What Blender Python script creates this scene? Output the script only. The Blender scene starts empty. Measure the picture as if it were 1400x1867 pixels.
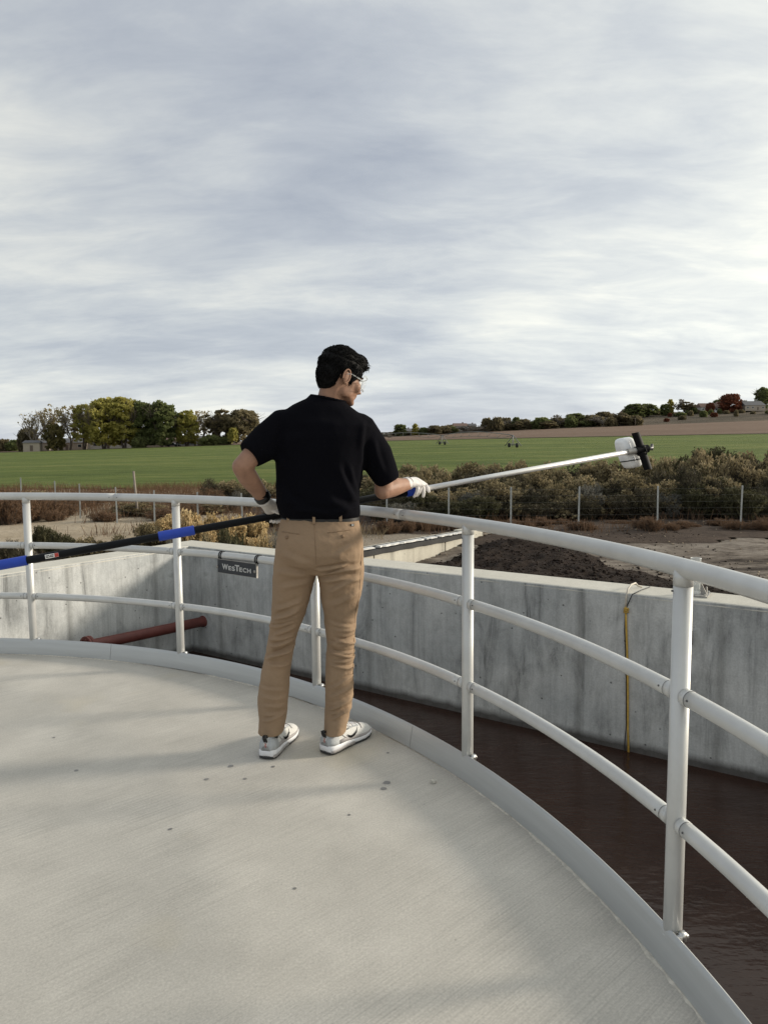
import bpy, math, random
import numpy as np
from mathutils import Vector, Matrix
from mathutils.bvhtree import BVHTree
random.seed(7)
RNG = np.random.default_rng(11)
S = bpy.context.scene
COL = S.collection
R = math.radians

# ------------------------------------------------------------------ camera
FPX, PITCH, ROLL, CAMH = 1300.0, 0.0929, -0.0082, 1.3517
PW, PH = 1400.0, 1867.0
def ray(u, v):
    a, b = (u - PW / 2) / FPX, -(v - PH / 2) / FPX
    a, b = a * math.cos(ROLL) - b * math.sin(ROLL), a * math.sin(ROLL) + b * math.cos(ROLL)
    return Vector((a, math.cos(PITCH) + b * math.sin(PITCH), -math.sin(PITCH) + b * math.cos(PITCH)))
CAMP = Vector((0, 0, CAMH))
def at(u, v, Y=None, z=None):
    d = ray(u, v)
    t = Y / d.y if Y is not None else (z - CAMH) / d.z
    return CAMP + d * t
def on_plane(u, v, q, n):
    d = ray(u, v); q = Vector(q); n = Vector(n)
    return CAMP + d * ((q - CAMP).dot(n) / d.dot(n))
cam_d = bpy.data.cameras.new('camera'); cam = bpy.data.objects.new('camera', cam_d); COL.objects.link(cam)
cam_d.sensor_fit = 'VERTICAL'; cam_d.sensor_height = 36; cam_d.sensor_width = 27
cam_d.lens = FPX / PH * 36
cam_d.clip_start = 0.05; cam_d.clip_end = 8000
fw = Vector((0, math.cos(PITCH), -math.sin(PITCH))); up0 = Vector((0, math.sin(PITCH), math.cos(PITCH))); rt0 = Vector((1, 0, 0))
rt = rt0 * math.cos(ROLL) + up0 * math.sin(ROLL); up = up0 * math.cos(ROLL) - rt0 * math.sin(ROLL)
m = Matrix((rt, up, -fw)).transposed().to_4x4(); m.translation = CAMP
cam.matrix_world = m
S.camera = cam

# ------------------------------------------------------------------ light
SUN_AZ, SUN_EL = R(10.5), R(15.5)            # from +X towards +Y
sd = Vector((math.cos(SUN_AZ) * math.cos(SUN_EL), math.sin(SUN_AZ) * math.cos(SUN_EL), math.sin(SUN_EL)))
sl = bpy.data.lights.new('sun', 'SUN'); sun = bpy.data.objects.new('sun', sl); COL.objects.link(sun)
sl.energy = 2.5; sl.angle = R(8); sl.color = (1.0, 0.9, 0.76)
sun.rotation_euler = (-sd).to_track_quat('-Z', 'Y').to_euler()
world = bpy.data.worlds.new('World'); S.world = world; world.use_nodes = True
wt = world.node_tree; wn = wt.nodes; wl = wt.links
def N(tree, t, **k):
    n = tree.nodes.new(t)
    for a, b in k.items():
        if a.startswith('i_'): n.inputs[a[2:].replace('_', ' ')].default_value = b
        else: setattr(n, a, b)
    return n
bg = wn['Background']; bg.inputs['Strength'].default_value = 0.1
sky = N(wt, 'ShaderNodeTexSky', sky_type='NISHITA', sun_disc=False, sun_elevation=SUN_EL,
        sun_rotation=math.pi / 2 - SUN_AZ, air_density=1.0, dust_density=1.5)
def M(tree, op, a, b=None, c=None, clamp=False):
    n = tree.nodes.new('ShaderNodeMath'); n.operation = op; n.use_clamp = clamp
    for i, x in enumerate((a, b, c)):
        if x is None: continue
        if isinstance(x, (int, float)): n.inputs[i].default_value = x
        else: tree.links.new(x, n.inputs[i])
    return n.outputs[0]
def ramp(tree, fac, stops):
    n = tree.nodes.new('ShaderNodeValToRGB'); e = n.color_ramp.elements
    while len(e) < len(stops): e.new(0.5)
    for el, (p, c) in zip(e, stops):
        el.position = p
        el.color = (c, c, c, 1) if isinstance(c, (int, float)) else tuple(c) + (1,)
    tree.links.new(fac, n.inputs['Fac']); return n.outputs['Color']
def mixc(tree, fac, a, b, mode='MIX'):
    n = tree.nodes.new('ShaderNodeMix'); n.data_type = 'RGBA'; n.blend_type = mode
    for i, x in ((0, fac), (6, a), (7, b)):
        if isinstance(x, (int, float)): n.inputs[i].default_value = x
        elif isinstance(x, (tuple, list)): n.inputs[i].default_value = tuple(x) + (1,)
        else: tree.links.new(x, n.inputs[i])
    return n.outputs[2]
def noise(tree, vec, scale, detail=4, rough=0.55, dist=0.0, w=None):
    n = tree.nodes.new('ShaderNodeTexNoise'); n.inputs['Scale'].default_value = scale
    n.inputs['Detail'].default_value = detail; n.inputs['Roughness'].default_value = rough
    n.inputs['Distortion'].default_value = dist
    tree.links.new(vec, n.inputs['Vector']); return n.outputs['Fac']
def mapping(tree, vec, loc=(0, 0, 0), rot=(0, 0, 0), scale=(1, 1, 1)):
    n = tree.nodes.new('ShaderNodeMapping')
    n.inputs['Location'].default_value = loc; n.inputs['Rotation'].default_value = rot; n.inputs['Scale'].default_value = scale
    tree.links.new(vec, n.inputs['Vector']); return n.outputs[0]
tc = N(wt, 'ShaderNodeTexCoord'); sp = N(wt, 'ShaderNodeSeparateXYZ'); wl.new(tc.outputs['Generated'], sp.inputs[0])
dz = M(wt, 'MAXIMUM', sp.outputs[2], 0.0)
den = M(wt, 'ADD', dz, 0.21)
cx_ = M(wt, 'DIVIDE', sp.outputs[0], den); cy_ = M(wt, 'DIVIDE', sp.outputs[1], den)
cb = N(wt, 'ShaderNodeCombineXYZ'); wl.new(cx_, cb.inputs[0]); wl.new(cy_, cb.inputs[1])
v1 = mapping(wt, cb.outputs[0], loc=(3.1, 0.4, 0), rot=(0, 0, R(24)), scale=(0.55, 0.75, 1))
v2 = mapping(wt, cb.outputs[0], loc=(1.3, 5.0, 0), rot=(0, 0, R(16)), scale=(1.25, 2.9, 1))
n1 = noise(wt, v1, 1.1, 6, 0.55, 0.25)
n2 = noise(wt, v2, 1.7, 9, 0.64, 0.35)
nn = M(wt, 'ADD', M(wt, 'MULTIPLY', n1, 0.67), M(wt, 'MULTIPLY', n2, 0.33))
clump = ramp(wt, nn, [(0.34, (0.275, 0.303, 0.358)), (0.45, (0.355, 0.382, 0.424)), (0.53, (0.445, 0.468, 0.486)), (0.64, (0.60, 0.606, 0.575))])
# brighter, warmer veil towards the hidden sun, slightly darker deck of cloud overhead
vd = N(wt, 'ShaderNodeVectorMath', operation='DOT_PRODUCT'); wl.new(tc.outputs['Generated'], vd.inputs[0]); vd.inputs[1].default_value = sd
glow = M(wt, 'POWER', M(wt, 'MAXIMUM', M(wt, 'MULTIPLY_ADD', vd.outputs['Value'], 0.5, 0.5), 0.0), 4.0)
gl = M(wt, 'MULTIPLY_ADD', glow, 1.1, 0.84)
warm = mixc(wt, M(wt, 'MULTIPLY', glow, 1.3, clamp=True), (1, 1, 1), (1.0, 0.945, 0.80))
cl = mixc(wt, 1.0, clump, warm, 'MULTIPLY')
clx = N(wt, 'ShaderNodeVectorMath', operation='SCALE'); wl.new(cl, clx.inputs[0])
hz = M(wt, 'POWER', M(wt, 'SUBTRACT', 1.0, dz, clamp=True), 9.0)
lift = M(wt, 'MULTIPLY_ADD', hz, 0.32, 0.98)
wl.new(M(wt, 'MULTIPLY', M(wt, 'MULTIPLY', gl, lift), 10.0), clx.inputs['Scale'])
fin = mixc(wt, 0.9, sky.outputs[0], clx.outputs[0])
wl.new(fin, bg.inputs['Color'])
S.view_settings.view_transform = 'Standard'; S.view_settings.look = 'None'
S.view_settings.exposure = 0.66; S.view_settings.gamma = 1.0; S.view_settings.use_curve_mapping = False
S.cycles.max_bounces = 8; S.cycles.transparent_max_bounces = 12

# ------------------------------------------------------------------ helpers
class MB:
    def __init__(s): s.v = []; s.f = []
    def add(s, vs, fs):
        o = len(s.v); s.v.extend([tuple(x) for x in vs]); s.f.extend([tuple(i + o for i in f) for f in fs]); return s
    def box(s, c, size, rot=None):
        hx, hy, hz_ = [q / 2 for q in size]
        vs = [Vector((x * hx, y * hy, z * hz_)) for x in (-1, 1) for y in (-1, 1) for z in (-1, 1)]
        if rot is not None: vs = [rot @ q for q in vs]
        c = Vector(c)
        return s.add([q + c for q in vs], [(0, 1, 3, 2), (4, 6, 7, 5), (0, 4, 5, 1), (2, 3, 7, 6), (0, 2, 6, 4), (1, 5, 7, 3)])
    def tube(s, path, rad, n=12, caps=True, round_=False):
        path = [Vector(p) for p in path]
        rad = [rad] * len(path) if isinstance(rad, (int, float)) else list(rad)
        if round_:
            a, b = path[0], path[-1]
            da = (path[0] - path[1]).normalized(); db = (path[-1] - path[-2]).normalized()
            pre = [(a + da * rad[0] * q, rad[0] * math.sqrt(max(0, 1 - q * q))) for q in (0.97, 0.8, 0.45)]
            post = [(b + db * rad[-1] * q, rad[-1] * math.sqrt(max(0, 1 - q * q))) for q in (0.45, 0.8, 0.97)]
            path = [x[0] for x in pre] + path + [x[0] for x in post]
            rad = [x[1] for x in pre] + rad + [x[1] for x in post]
        k = len(path); tang = []
        for i in range(k):
            t = path[min(i + 1, k - 1)] - path[max(i - 1, 0)]
            tang.append(t.normalized() if t.length > 1e-9 else Vector((0, 0, 1)))
        ref = Vector((0, 0, 1)) if abs(tang[0].z) < 0.9 else Vector((1, 0, 0))
        x = tang[0].cross(ref).normalized(); vs = []; fs = []
        for i in range(k):
            x = (x - tang[i] * x.dot(tang[i])).normalized(); y = tang[i].cross(x)
            for j in range(n):
                a = 2 * math.pi * j / n
                vs.append(path[i] + (x * math.cos(a) + y * math.sin(a)) * rad[i])
        for i in range(k - 1):
            for j in range(n):
                fs.append((i * n + j, i * n + (j + 1) % n, (i + 1) * n + (j + 1) % n, (i + 1) * n + j))
        if caps: fs.append(tuple(range(n - 1, -1, -1))); fs.append(tuple((k - 1) * n + j for j in range(n)))
        return s.add(vs, fs)
    def loft(s, rings, caps=True):
        n = len(rings[0]); vs = [p for r in rings for p in r]; fs = []
        for i in range(len(rings) - 1):
            for j in range(n):
                fs.append((i * n + j, i * n + (j + 1) % n, (i + 1) * n + (j + 1) % n, (i + 1) * n + j))
        if caps: fs.append(tuple(range(n - 1, -1, -1))); fs.append(tuple((len(rings) - 1) * n + j for j in range(n)))
        return s.add(vs, fs)
    def ellipsoid(s, c, ax, frame=None, nu=16, nv=10):
        c = Vector(c); vs = []; fs = []
        fr = frame or (Vector((1, 0, 0)), Vector((0, 1, 0)), Vector((0, 0, 1)))
        for i in range(nv + 1):
            th = math.pi * min(max(i / nv, 0.004), 0.996)
            for j in range(nu):
                ph = 2 * math.pi * j / nu
                vs.append(c + fr[0] * ax[0] * math.sin(th) * math.cos(ph) + fr[1] * ax[1] * math.sin(th) * math.sin(ph) + fr[2] * ax[2] * math.cos(th))
        for i in range(nv):
            for j in range(nu):
                fs.append((i * nu + j, (i + 1) * nu + j, (i + 1) * nu + (j + 1) % nu, i * nu + (j + 1) % nu))
        fs.append(tuple(range(nu))); fs.append(tuple(nv * nu + j for j in range(nu - 1, -1, -1)))
        return s.add(vs, fs)
    def prism(s, poly, depth):          # poly: 3-D points, depth: 3-D vector
        n = len(poly); poly = [Vector(p) for p in poly]; d = Vector(depth)
        return s.add(poly + [p + d for p in poly], [tuple(range(n)), tuple(range(2 * n - 1, n - 1, -1))] + [(i, i + n, (i + 1) % n + n, (i + 1) % n) for i in range(n)])

WM = {}
def mesh_of(name, verts, faces, mat, smooth=True):
    me = bpy.data.meshes.new(name)
    if isinstance(verts, np.ndarray) and isinstance(faces, np.ndarray):
        nv, nf, k = len(verts), len(faces), faces.shape[1]
        me.vertices.add(nv); me.vertices.foreach_set('co', np.ascontiguousarray(verts, dtype=np.float32).ravel())
        me.loops.add(nf * k); me.loops.foreach_set('vertex_index', np.ascontiguousarray(faces, dtype=np.int32).ravel())
        me.polygons.add(nf); me.polygons.foreach_set('loop_start', np.arange(0, nf * k, k, dtype=np.int32))
        me.polygons.foreach_set('loop_total', np.full(nf, k, dtype=np.int32))
        me.update(calc_edges=True)
    else:
        me.from_pydata([tuple(q) for q in verts], [], faces)
    me.validate(); me.update()
    if smooth: me.polygons.foreach_set('use_smooth', [True] * len(me.polygons))
    if mat: me.materials.append(mat)
    return me
def link(name, me, parent=None):
    o = bpy.data.objects.new(name, me); COL.objects.link(o)
    if parent is not None:
        o.parent = parent; WM[o.name] = WM.get(parent.name, Matrix())
    else: WM[o.name] = Matrix()
    return o
def build(name, mb, mat, parent=None, smooth=True, auto=None):
    """mesh given in WORLD coordinates, stored relative to its parent"""
    vs, fs = (mb.v, mb.f) if isinstance(mb, MB) else mb
    if parent is not None:
        inv = WM[parent.name].inverted()
        if isinstance(vs, np.ndarray):
            a = np.array(inv); vs = vs @ a[:3, :3].T + a[:3, 3]
        else: vs = [inv @ Vector(q) for q in vs]
    me = mesh_of(name, vs, fs, mat, smooth)
    if auto is not None: me.set_sharp_from_angle(angle=R(auto))
    return link(name, me, parent)
def tag(o, label=None, cat=None, group=None, kind=None):
    for k, x in (('label', label), ('category', cat), ('group', group), ('kind', kind)):
        if x: o[k] = x
    return o
def empty(name, loc, rz=0.0, sc=1.0, label=None, cat=None, group=None):
    o = bpy.data.objects.new(name, None); COL.objects.link(o); o.empty_display_size = 0.1
    o.location = loc; o.rotation_euler = (0, 0, rz)
    s = (sc, sc, sc) if isinstance(sc, (int, float)) else sc
    o.scale = s
    WM[o.name] = Matrix.Translation(Vector(loc)) @ Matrix.Rotation(rz, 4, 'Z') @ Matrix.Diagonal((s[0], s[1], s[2], 1))
    return tag(o, label, cat, group)

# value noise in numpy
_P = RNG.random((256, 256))
def vnoise(x, y):
    xi = np.floor(x).astype(int); yi = np.floor(y).astype(int); fx = x - xi; fy = y - yi
    fx = fx * fx * (3 - 2 * fx); fy = fy * fy * (3 - 2 * fy)
    g = lambda a, b: _P[a & 255, b & 255]
    return (g(xi, yi) * (1 - fx) + g(xi + 1, yi) * fx) * (1 - fy) + (g(xi, yi + 1) * (1 - fx) + g(xi + 1, yi + 1) * fx) * fy
def fbm(x, y, o=4):
    s = 0; a = 0.5
    for i in range(o): s = s + a * (vnoise(x * 2 ** i + 17 * i, y * 2 ** i + 5 * i) - 0.5); a *= 0.5
    return s
def sstep(a, b, x):
    t = np.clip((x - a) / (b - a), 0, 1); return t * t * (3 - 2 * t)

# ------------------------------------------------------------------ materials
def new_mat(name):
    mt = bpy.data.materials.new(name); mt.use_nodes = True
    t = mt.node_tree; return mt, t, t.nodes['Principled BSDF']
def simple(name, col, rough=0.5, metal=0.0, vary=0.12, scale=20, bump=0.0, bscale=80, bdist=0.002, spec=0.5, aniso=None):
    mt, t, b = new_mat(name)
    tcn = N(t, 'ShaderNodeTexCoord'); vec = tcn.outputs['Object']
    if aniso: vec = mapping(t, vec, scale=aniso)
    if vary:
        n = noise(t, vec, scale, 5, 0.6)
        lo = tuple(max(0, c * (1 - vary)) for c in col); hi = tuple(min(1, c * (1 + vary)) for c in col)
        t.links.new(ramp(t, n, [(0.3, lo), (0.7, hi)]), b.inputs['Base Color'])
    else: b.inputs['Base Color'].default_value = tuple(col) + (1,)
    b.inputs['Roughness'].default_value = rough; b.inputs['Metallic'].default_value = metal
    b.inputs['Specular IOR Level'].default_value = spec
    if bump:
        bn = N(t, 'ShaderNodeBump'); bn.inputs['Strength'].default_value = bump; bn.inputs['Distance'].default_value = bdist
        t.links.new(noise(t, vec, bscale, 4, 0.6), bn.inputs['Height']); t.links.new(bn.outputs[0], b.inputs['Normal'])
    return mt
def leafy(name, a, b_, rough=0.75, trans=0.25, scale=0.6):
    """foliage: colour differs from leaf to leaf (per-face attribute) and from plant to plant"""
    mt, t, b = new_mat(name)
    at_ = N(t, 'ShaderNodeAttribute', attribute_name='tint'); oi = N(t, 'ShaderNodeObjectInfo')
    f = M(t, 'MULTIPLY_ADD', oi.outputs['Random'], 0.35, M(t, 'MULTIPLY', at_.outputs['Fac'], 0.75), clamp=True)
    c = mixc(t, f, a, b_); t.links.new(c, b.inputs['Base Color'])
    b.inputs['Roughness'].default_value = rough; b.inputs['Specular IOR Level'].default_value = 0.2
    tr = N(t, 'ShaderNodeBsdfTranslucent'); t.links.new(c, tr.inputs['Color'])
    mx = N(t, 'ShaderNodeMixShader'); mx.inputs[0].default_value = trans
    t.links.new(b.outputs[0], mx.inputs[1]); t.links.new(tr.outputs[0], mx.inputs[2])
    t.links.new(mx.outputs[0], t.nodes['Material Output'].inputs['Surface'])
    return mt

def deck_mat():
    mt, t, b = new_mat('broomed_concrete'); o = N(t, 'ShaderNodeTexCoord').outputs['Object']
    big = noise(t, o, 0.55, 5, 0.6, 0.3); med = noise(t, o, 2.6, 6, 0.65); fine = noise(t, o, 140, 3, 0.7)
    br = mapping(t, mapping(t, o, rot=(0, 0, R(-42))), scale=(1.2, 95, 1)); lines = noise(t, br, 2.0, 3, 0.7)
    c = ramp(t, big, [(0.3, (0.485, 0.462, 0.412)), (0.7, (0.575, 0.55, 0.495))])
    c = mixc(t, 1.0, c, ramp(t, med, [(0.3, 0.84), (0.7, 1.07)]), 'MULTIPLY')
    c = mixc(t, 1.0, c, ramp(t, fine, [(0.25, 0.80), (0.75, 1.14)]), 'MULTIPLY')
    c = mixc(t, ramp(t, noise(t, mapping(t, o, loc=(1, 8, 0)), 0.9, 3, 0.5), [(0.35, 0.25), (0.62, 1.0)]), c, mixc(t, 1.0, c, ramp(t, lines, [(0.30, 0.80), (0.58, 1.04)]), 'MULTIPLY'))
    # faint yellow and orange stains, pale efflorescence
    st = noise(t, mapping(t, o, loc=(7, 3, 0)), 1.7, 3, 0.5)
    c = mixc(t, ramp(t, st, [(0.62, 0.0), (0.75, 0.35)]), c, (0.50, 0.44, 0.30))
    vo = N(t, 'ShaderNodeTexVoronoi'); vo.inputs['Scale'].default_value = 6.0; vo.inputs['Randomness'].default_value = 1.0
    t.links.new(o, vo.inputs['Vector'])
    c = mixc(t, ramp(t, vo.outputs['Distance'], [(0.018, 0.45), (0.03, 0.0)]), c, (0.16, 0.15, 0.14))
    t.links.new(c, b.inputs['Base Color']); b.inputs['Roughness'].default_value = 0.85; b.inputs['Specular IOR Level'].default_value = 0.3
    bn = N(t, 'ShaderNodeBump'); bn.inputs['Strength'].default_value = 0.35; bn.inputs['Distance'].default_value = 0.0018
    t.links.new(M(t, 'ADD', M(t, 'MULTIPLY', lines, 1.0), M(t, 'MULTIPLY', fine, 0.5)), bn.inputs['Height']); t.links.new(bn.outputs[0], b.inputs['Normal'])
    return mt
def wall_mat(name, lo, hi, streak=1.0):
    """cast concrete; local x runs along the wall, z up"""
    mt, t, b = new_mat(name); o = N(t, 'ShaderNodeTexCoord').outputs['Object']
    big = noise(t, o, 0.9, 5, 0.6, 0.4); fine = noise(t, o, 60, 4, 0.7)
    s1 = noise(t, mapping(t, o, scale=(4.2, 4.2, 0.75)), 1.0, 8, 0.68, 0.9); s2 = noise(t, mapping(t, o, loc=(4, 0, 0), scale=(30, 30, 0.7)), 1.0, 4, 0.6)
    c = ramp(t, big, [(0.3, lo), (0.7, hi)])
    c = mixc(t, streak, c, ramp(t, s1, [(0.33, 0.44), (0.42, 0.80), (0.54, 1.04)]), 'MULTIPLY')
    c = mixc(t, streak * 0.6, c, ramp(t, s2, [(0.3, 0.84), (0.6, 1.05)]), 'MULTIPLY')
    mot = noise(t, mapping(t, o, loc=(2, 9, 4), scale=(1, 1, .7)), 5.0, 7, 0.72, 0.4)
    c = mixc(t, streak, c, ramp(t, mot, [(0.32, 0.74), (0.5, 0.98), (0.68, 1.10)]), 'MULTIPLY')
    c = mixc(t, 1.0, c, ramp(t, fine, [(0.3, 0.84), (0.7, 1.1)]), 'MULTIPLY')
    vo = N(t, 'ShaderNodeTexVoronoi'); vo.inputs['Scale'].default_value = 7.5; t.links.new(mapping(t, o, scale=(1, 0.3, 1)), vo.inputs['Vector'])
    pit = ramp(t, vo.outputs['Distance'], [(0.05, 1.0), (0.085, 0.0)])
    c = mixc(t, M(t, 'MULTIPLY', pit, 0.75), c, (0.05, 0.05, 0.05))
    vo2 = N(t, 'ShaderNodeTexVoronoi'); vo2.inputs['Scale'].default_value = 1.5; t.links.new(mapping(t, o, scale=(1, 0.3, 1)), vo2.inputs['Vector'])
    blot = ramp(t, M(t, 'ADD', vo2.outputs['Distance'], M(t, 'MULTIPLY', noise(t, o, 9, 6, 0.7), 0.42)), [(0.20, 1.0), (0.30, 0.0)])
    c = mixc(t, M(t, 'MULTIPLY', blot, 0.38), c, (0.09, 0.092, 0.085))
    # board joints every 1.22 m: rough leaked paste
    sx = N(t, 'ShaderNodeSeparateXYZ'); t.links.new(o, sx.inputs[0])
    fr = M(t, 'ABSOLUTE', M(t, 'SUBTRACT', M(t, 'FRACT', M(t, 'DIVIDE', M(t, 'ADD', sx.outputs[0], M(t, 'MULTIPLY', s2, 0.06)), 1.22)), 0.5))
    jn = ramp(t, fr, [(0.0, 1.0), (0.012, 0.8), (0.05, 0.0)])
    c = mixc(t, M(t, 'MULTIPLY', M(t, 'MULTIPLY', jn, s1), 0.75), c, (0.09, 0.09, 0.08))
    # damp band just above the water line
    wet = ramp(t, M(t, 'MULTIPLY_ADD', sx.outputs[2], -1.0, M(t, 'MULTIPLY', s1, 0.12)), [(0.0, 0.0), (1.0, 1.0)])
    wz = M(t, 'SUBTRACT', M(t, 'MULTIPLY_ADD', s1, 0.10, -1.44), sx.outputs[2])
    c = mixc(t, ramp(t, M(t, 'MULTIPLY_ADD', wz, 14.0, 0.5), [(0.0, 0.0), (1.0, 0.85)]), c, (0.03, 0.024, 0.02))
    t.links.new(c, b.inputs['Base Color']); b.inputs['Roughness'].default_value = 0.85; b.inputs['Specular IOR Level'].default_value = 0.3
    bn = N(t, 'ShaderNodeBump'); bn.inputs['Strength'].default_value = 0.5; bn.inputs['Distance'].default_value = 0.006
    t.links.new(M(t, 'SUBTRACT', M(t, 'MULTIPLY_ADD', fine, 0.4, M(t, 'MULTIPLY', jn, M(t, 'MULTIPLY', s2, 1.3))), pit), bn.inputs['Height']); t.links.new(bn.outputs[0], b.inputs['Normal'])
    return mt
def ground_mat(name, stops, s_big=0.25, s_med=2.2, s_fine=16, aniso=(1, 1, 1), rot=0, bump=0.6, bdist=0.04, fine_amp=(0.7, 1.2)):
    mt, t, b = new_mat(name); o = N(t, 'ShaderNodeTexCoord').outputs['Object']
    o = mapping(t, o, rot=(0, 0, rot), scale=aniso)
    f = M(t, 'ADD', M(t, 'MULTIPLY', noise(t, o, s_big, 5, 0.6, 0.3), 0.5), M(t, 'MULTIPLY', noise(t, o, s_med, 6, 0.65), 0.5))
    fine = noise(t, o, s_fine, 5, 0.75)
    c = mixc(t, 1.0, ramp(t, f, stops), ramp(t, fine, [(0.3, fine_amp[0]), (0.7, fine_amp[1])]), 'MULTIPLY')
    t.links.new(c, b.inputs['Base Color']); b.inputs['Roughness'].default_value = 0.95; b.inputs['Specular IOR Level'].default_value = 0.15
    bn = N(t, 'ShaderNodeBump'); bn.inputs['Strength'].default_value = bump; bn.inputs['Distance'].default_value = bdist
    t.links.new(M(t, 'ADD', fine, f), bn.inputs['Height']); t.links.new(bn.outputs[0], b.inputs['Normal'])
    return mt
def water_mat():
    mt, t, b = new_mat('murky_water'); o = N(t, 'ShaderNodeTexCoord').outputs['Object']
    n = noise(t, o, 1.6, 5, 0.6, 0.5); c = ramp(t, n, [(0.3, (0.028, 0.0140, 0.0098)), (0.7, (0.046, 0.0250, 0.0180))])
    fo = noise(t, mapping(t, o, rot=(0, 0, R(35)), scale=(2.2, 9, 1)), 1.4, 6, 0.7, 1.2)
    c = mixc(t, ramp(t, fo, [(0.61, 0.0), (0.72, 0.45)]), c, (0.095, 0.066, 0.054))
    t.links.new(c, b.inputs['Base Color']); b.inputs['Roughness'].default_value = 0.16; b.inputs['IOR'].default_value = 1.33
    bn = N(t, 'ShaderNodeBump'); bn.inputs['Strength'].default_value = 0.35; bn.inputs['Distance'].default_value = 0.02
    w = M(t, 'ADD', noise(t, mapping(t, o, rot=(0, 0, R(35)), scale=(5, 14, 1)), 1.0, 3, 0.5), M(t, 'MULTIPLY', noise(t, o, 18, 3, 0.5), 0.3))
    t.links.new(w, bn.inputs['Height']); t.links.new(bn.outputs[0], b.inputs['Normal'])
    return mt
def glassy(name, tint=(0.9, 0.93, 0.93), rough=0.08, opac=0.3):
    mt, t, b = new_mat(name)
    b.inputs['Base Color'].default_value = tint + (1,); b.inputs['Roughness'].default_value = rough
    tr = N(t, 'ShaderNodeBsdfTransparent'); mx = N(t, 'ShaderNodeMixShader'); mx.inputs[0].default_value = opac
    t.links.new(tr.outputs[0], mx.inputs[1]); t.links.new(b.outputs[0], mx.inputs[2]); t.links.new(mx.outputs[0], t.nodes['Material Output'].inputs['Surface'])
    return mt
def cloth(name, col, rough=0.9, vary=0.1, scale=6, weave=900, sheen=0.0, bump=0.25, spec=0.2):
    mt, t, b = new_mat(name); o = N(t, 'ShaderNodeTexCoord').outputs['Object']
    n = noise(t, o, scale, 6, 0.6); w = noise(t, mapping(t, o, scale=(1, 1, 0.35)), weave, 2, 0.5)
    c = ramp(t, n, [(0.3, tuple(q * (1 - vary) for q in col)), (0.7, tuple(q * (1 + vary) for q in col))])
    c = mixc(t, 1.0, c, ramp(t, w, [(0.3, 0.9), (0.7, 1.08)]), 'MULTIPLY'); t.links.new(c, b.inputs['Base Color'])
    b.inputs['Roughness'].default_value = rough; b.inputs['Specular IOR Level'].default_value = spec; b.inputs['Sheen Weight'].default_value = sheen
    bn = N(t, 'ShaderNodeBump'); bn.inputs['Strength'].default_value = bump; bn.inputs['Distance'].default_value = 0.004
    t.links.new(M(t, 'ADD', noise(t, o, 30, 4, 0.6), M(t, 'MULTIPLY', w, 0.12)), bn.inputs['Height']); t.links.new(bn.outputs[0], b.inputs['Normal'])
    return mt

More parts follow.
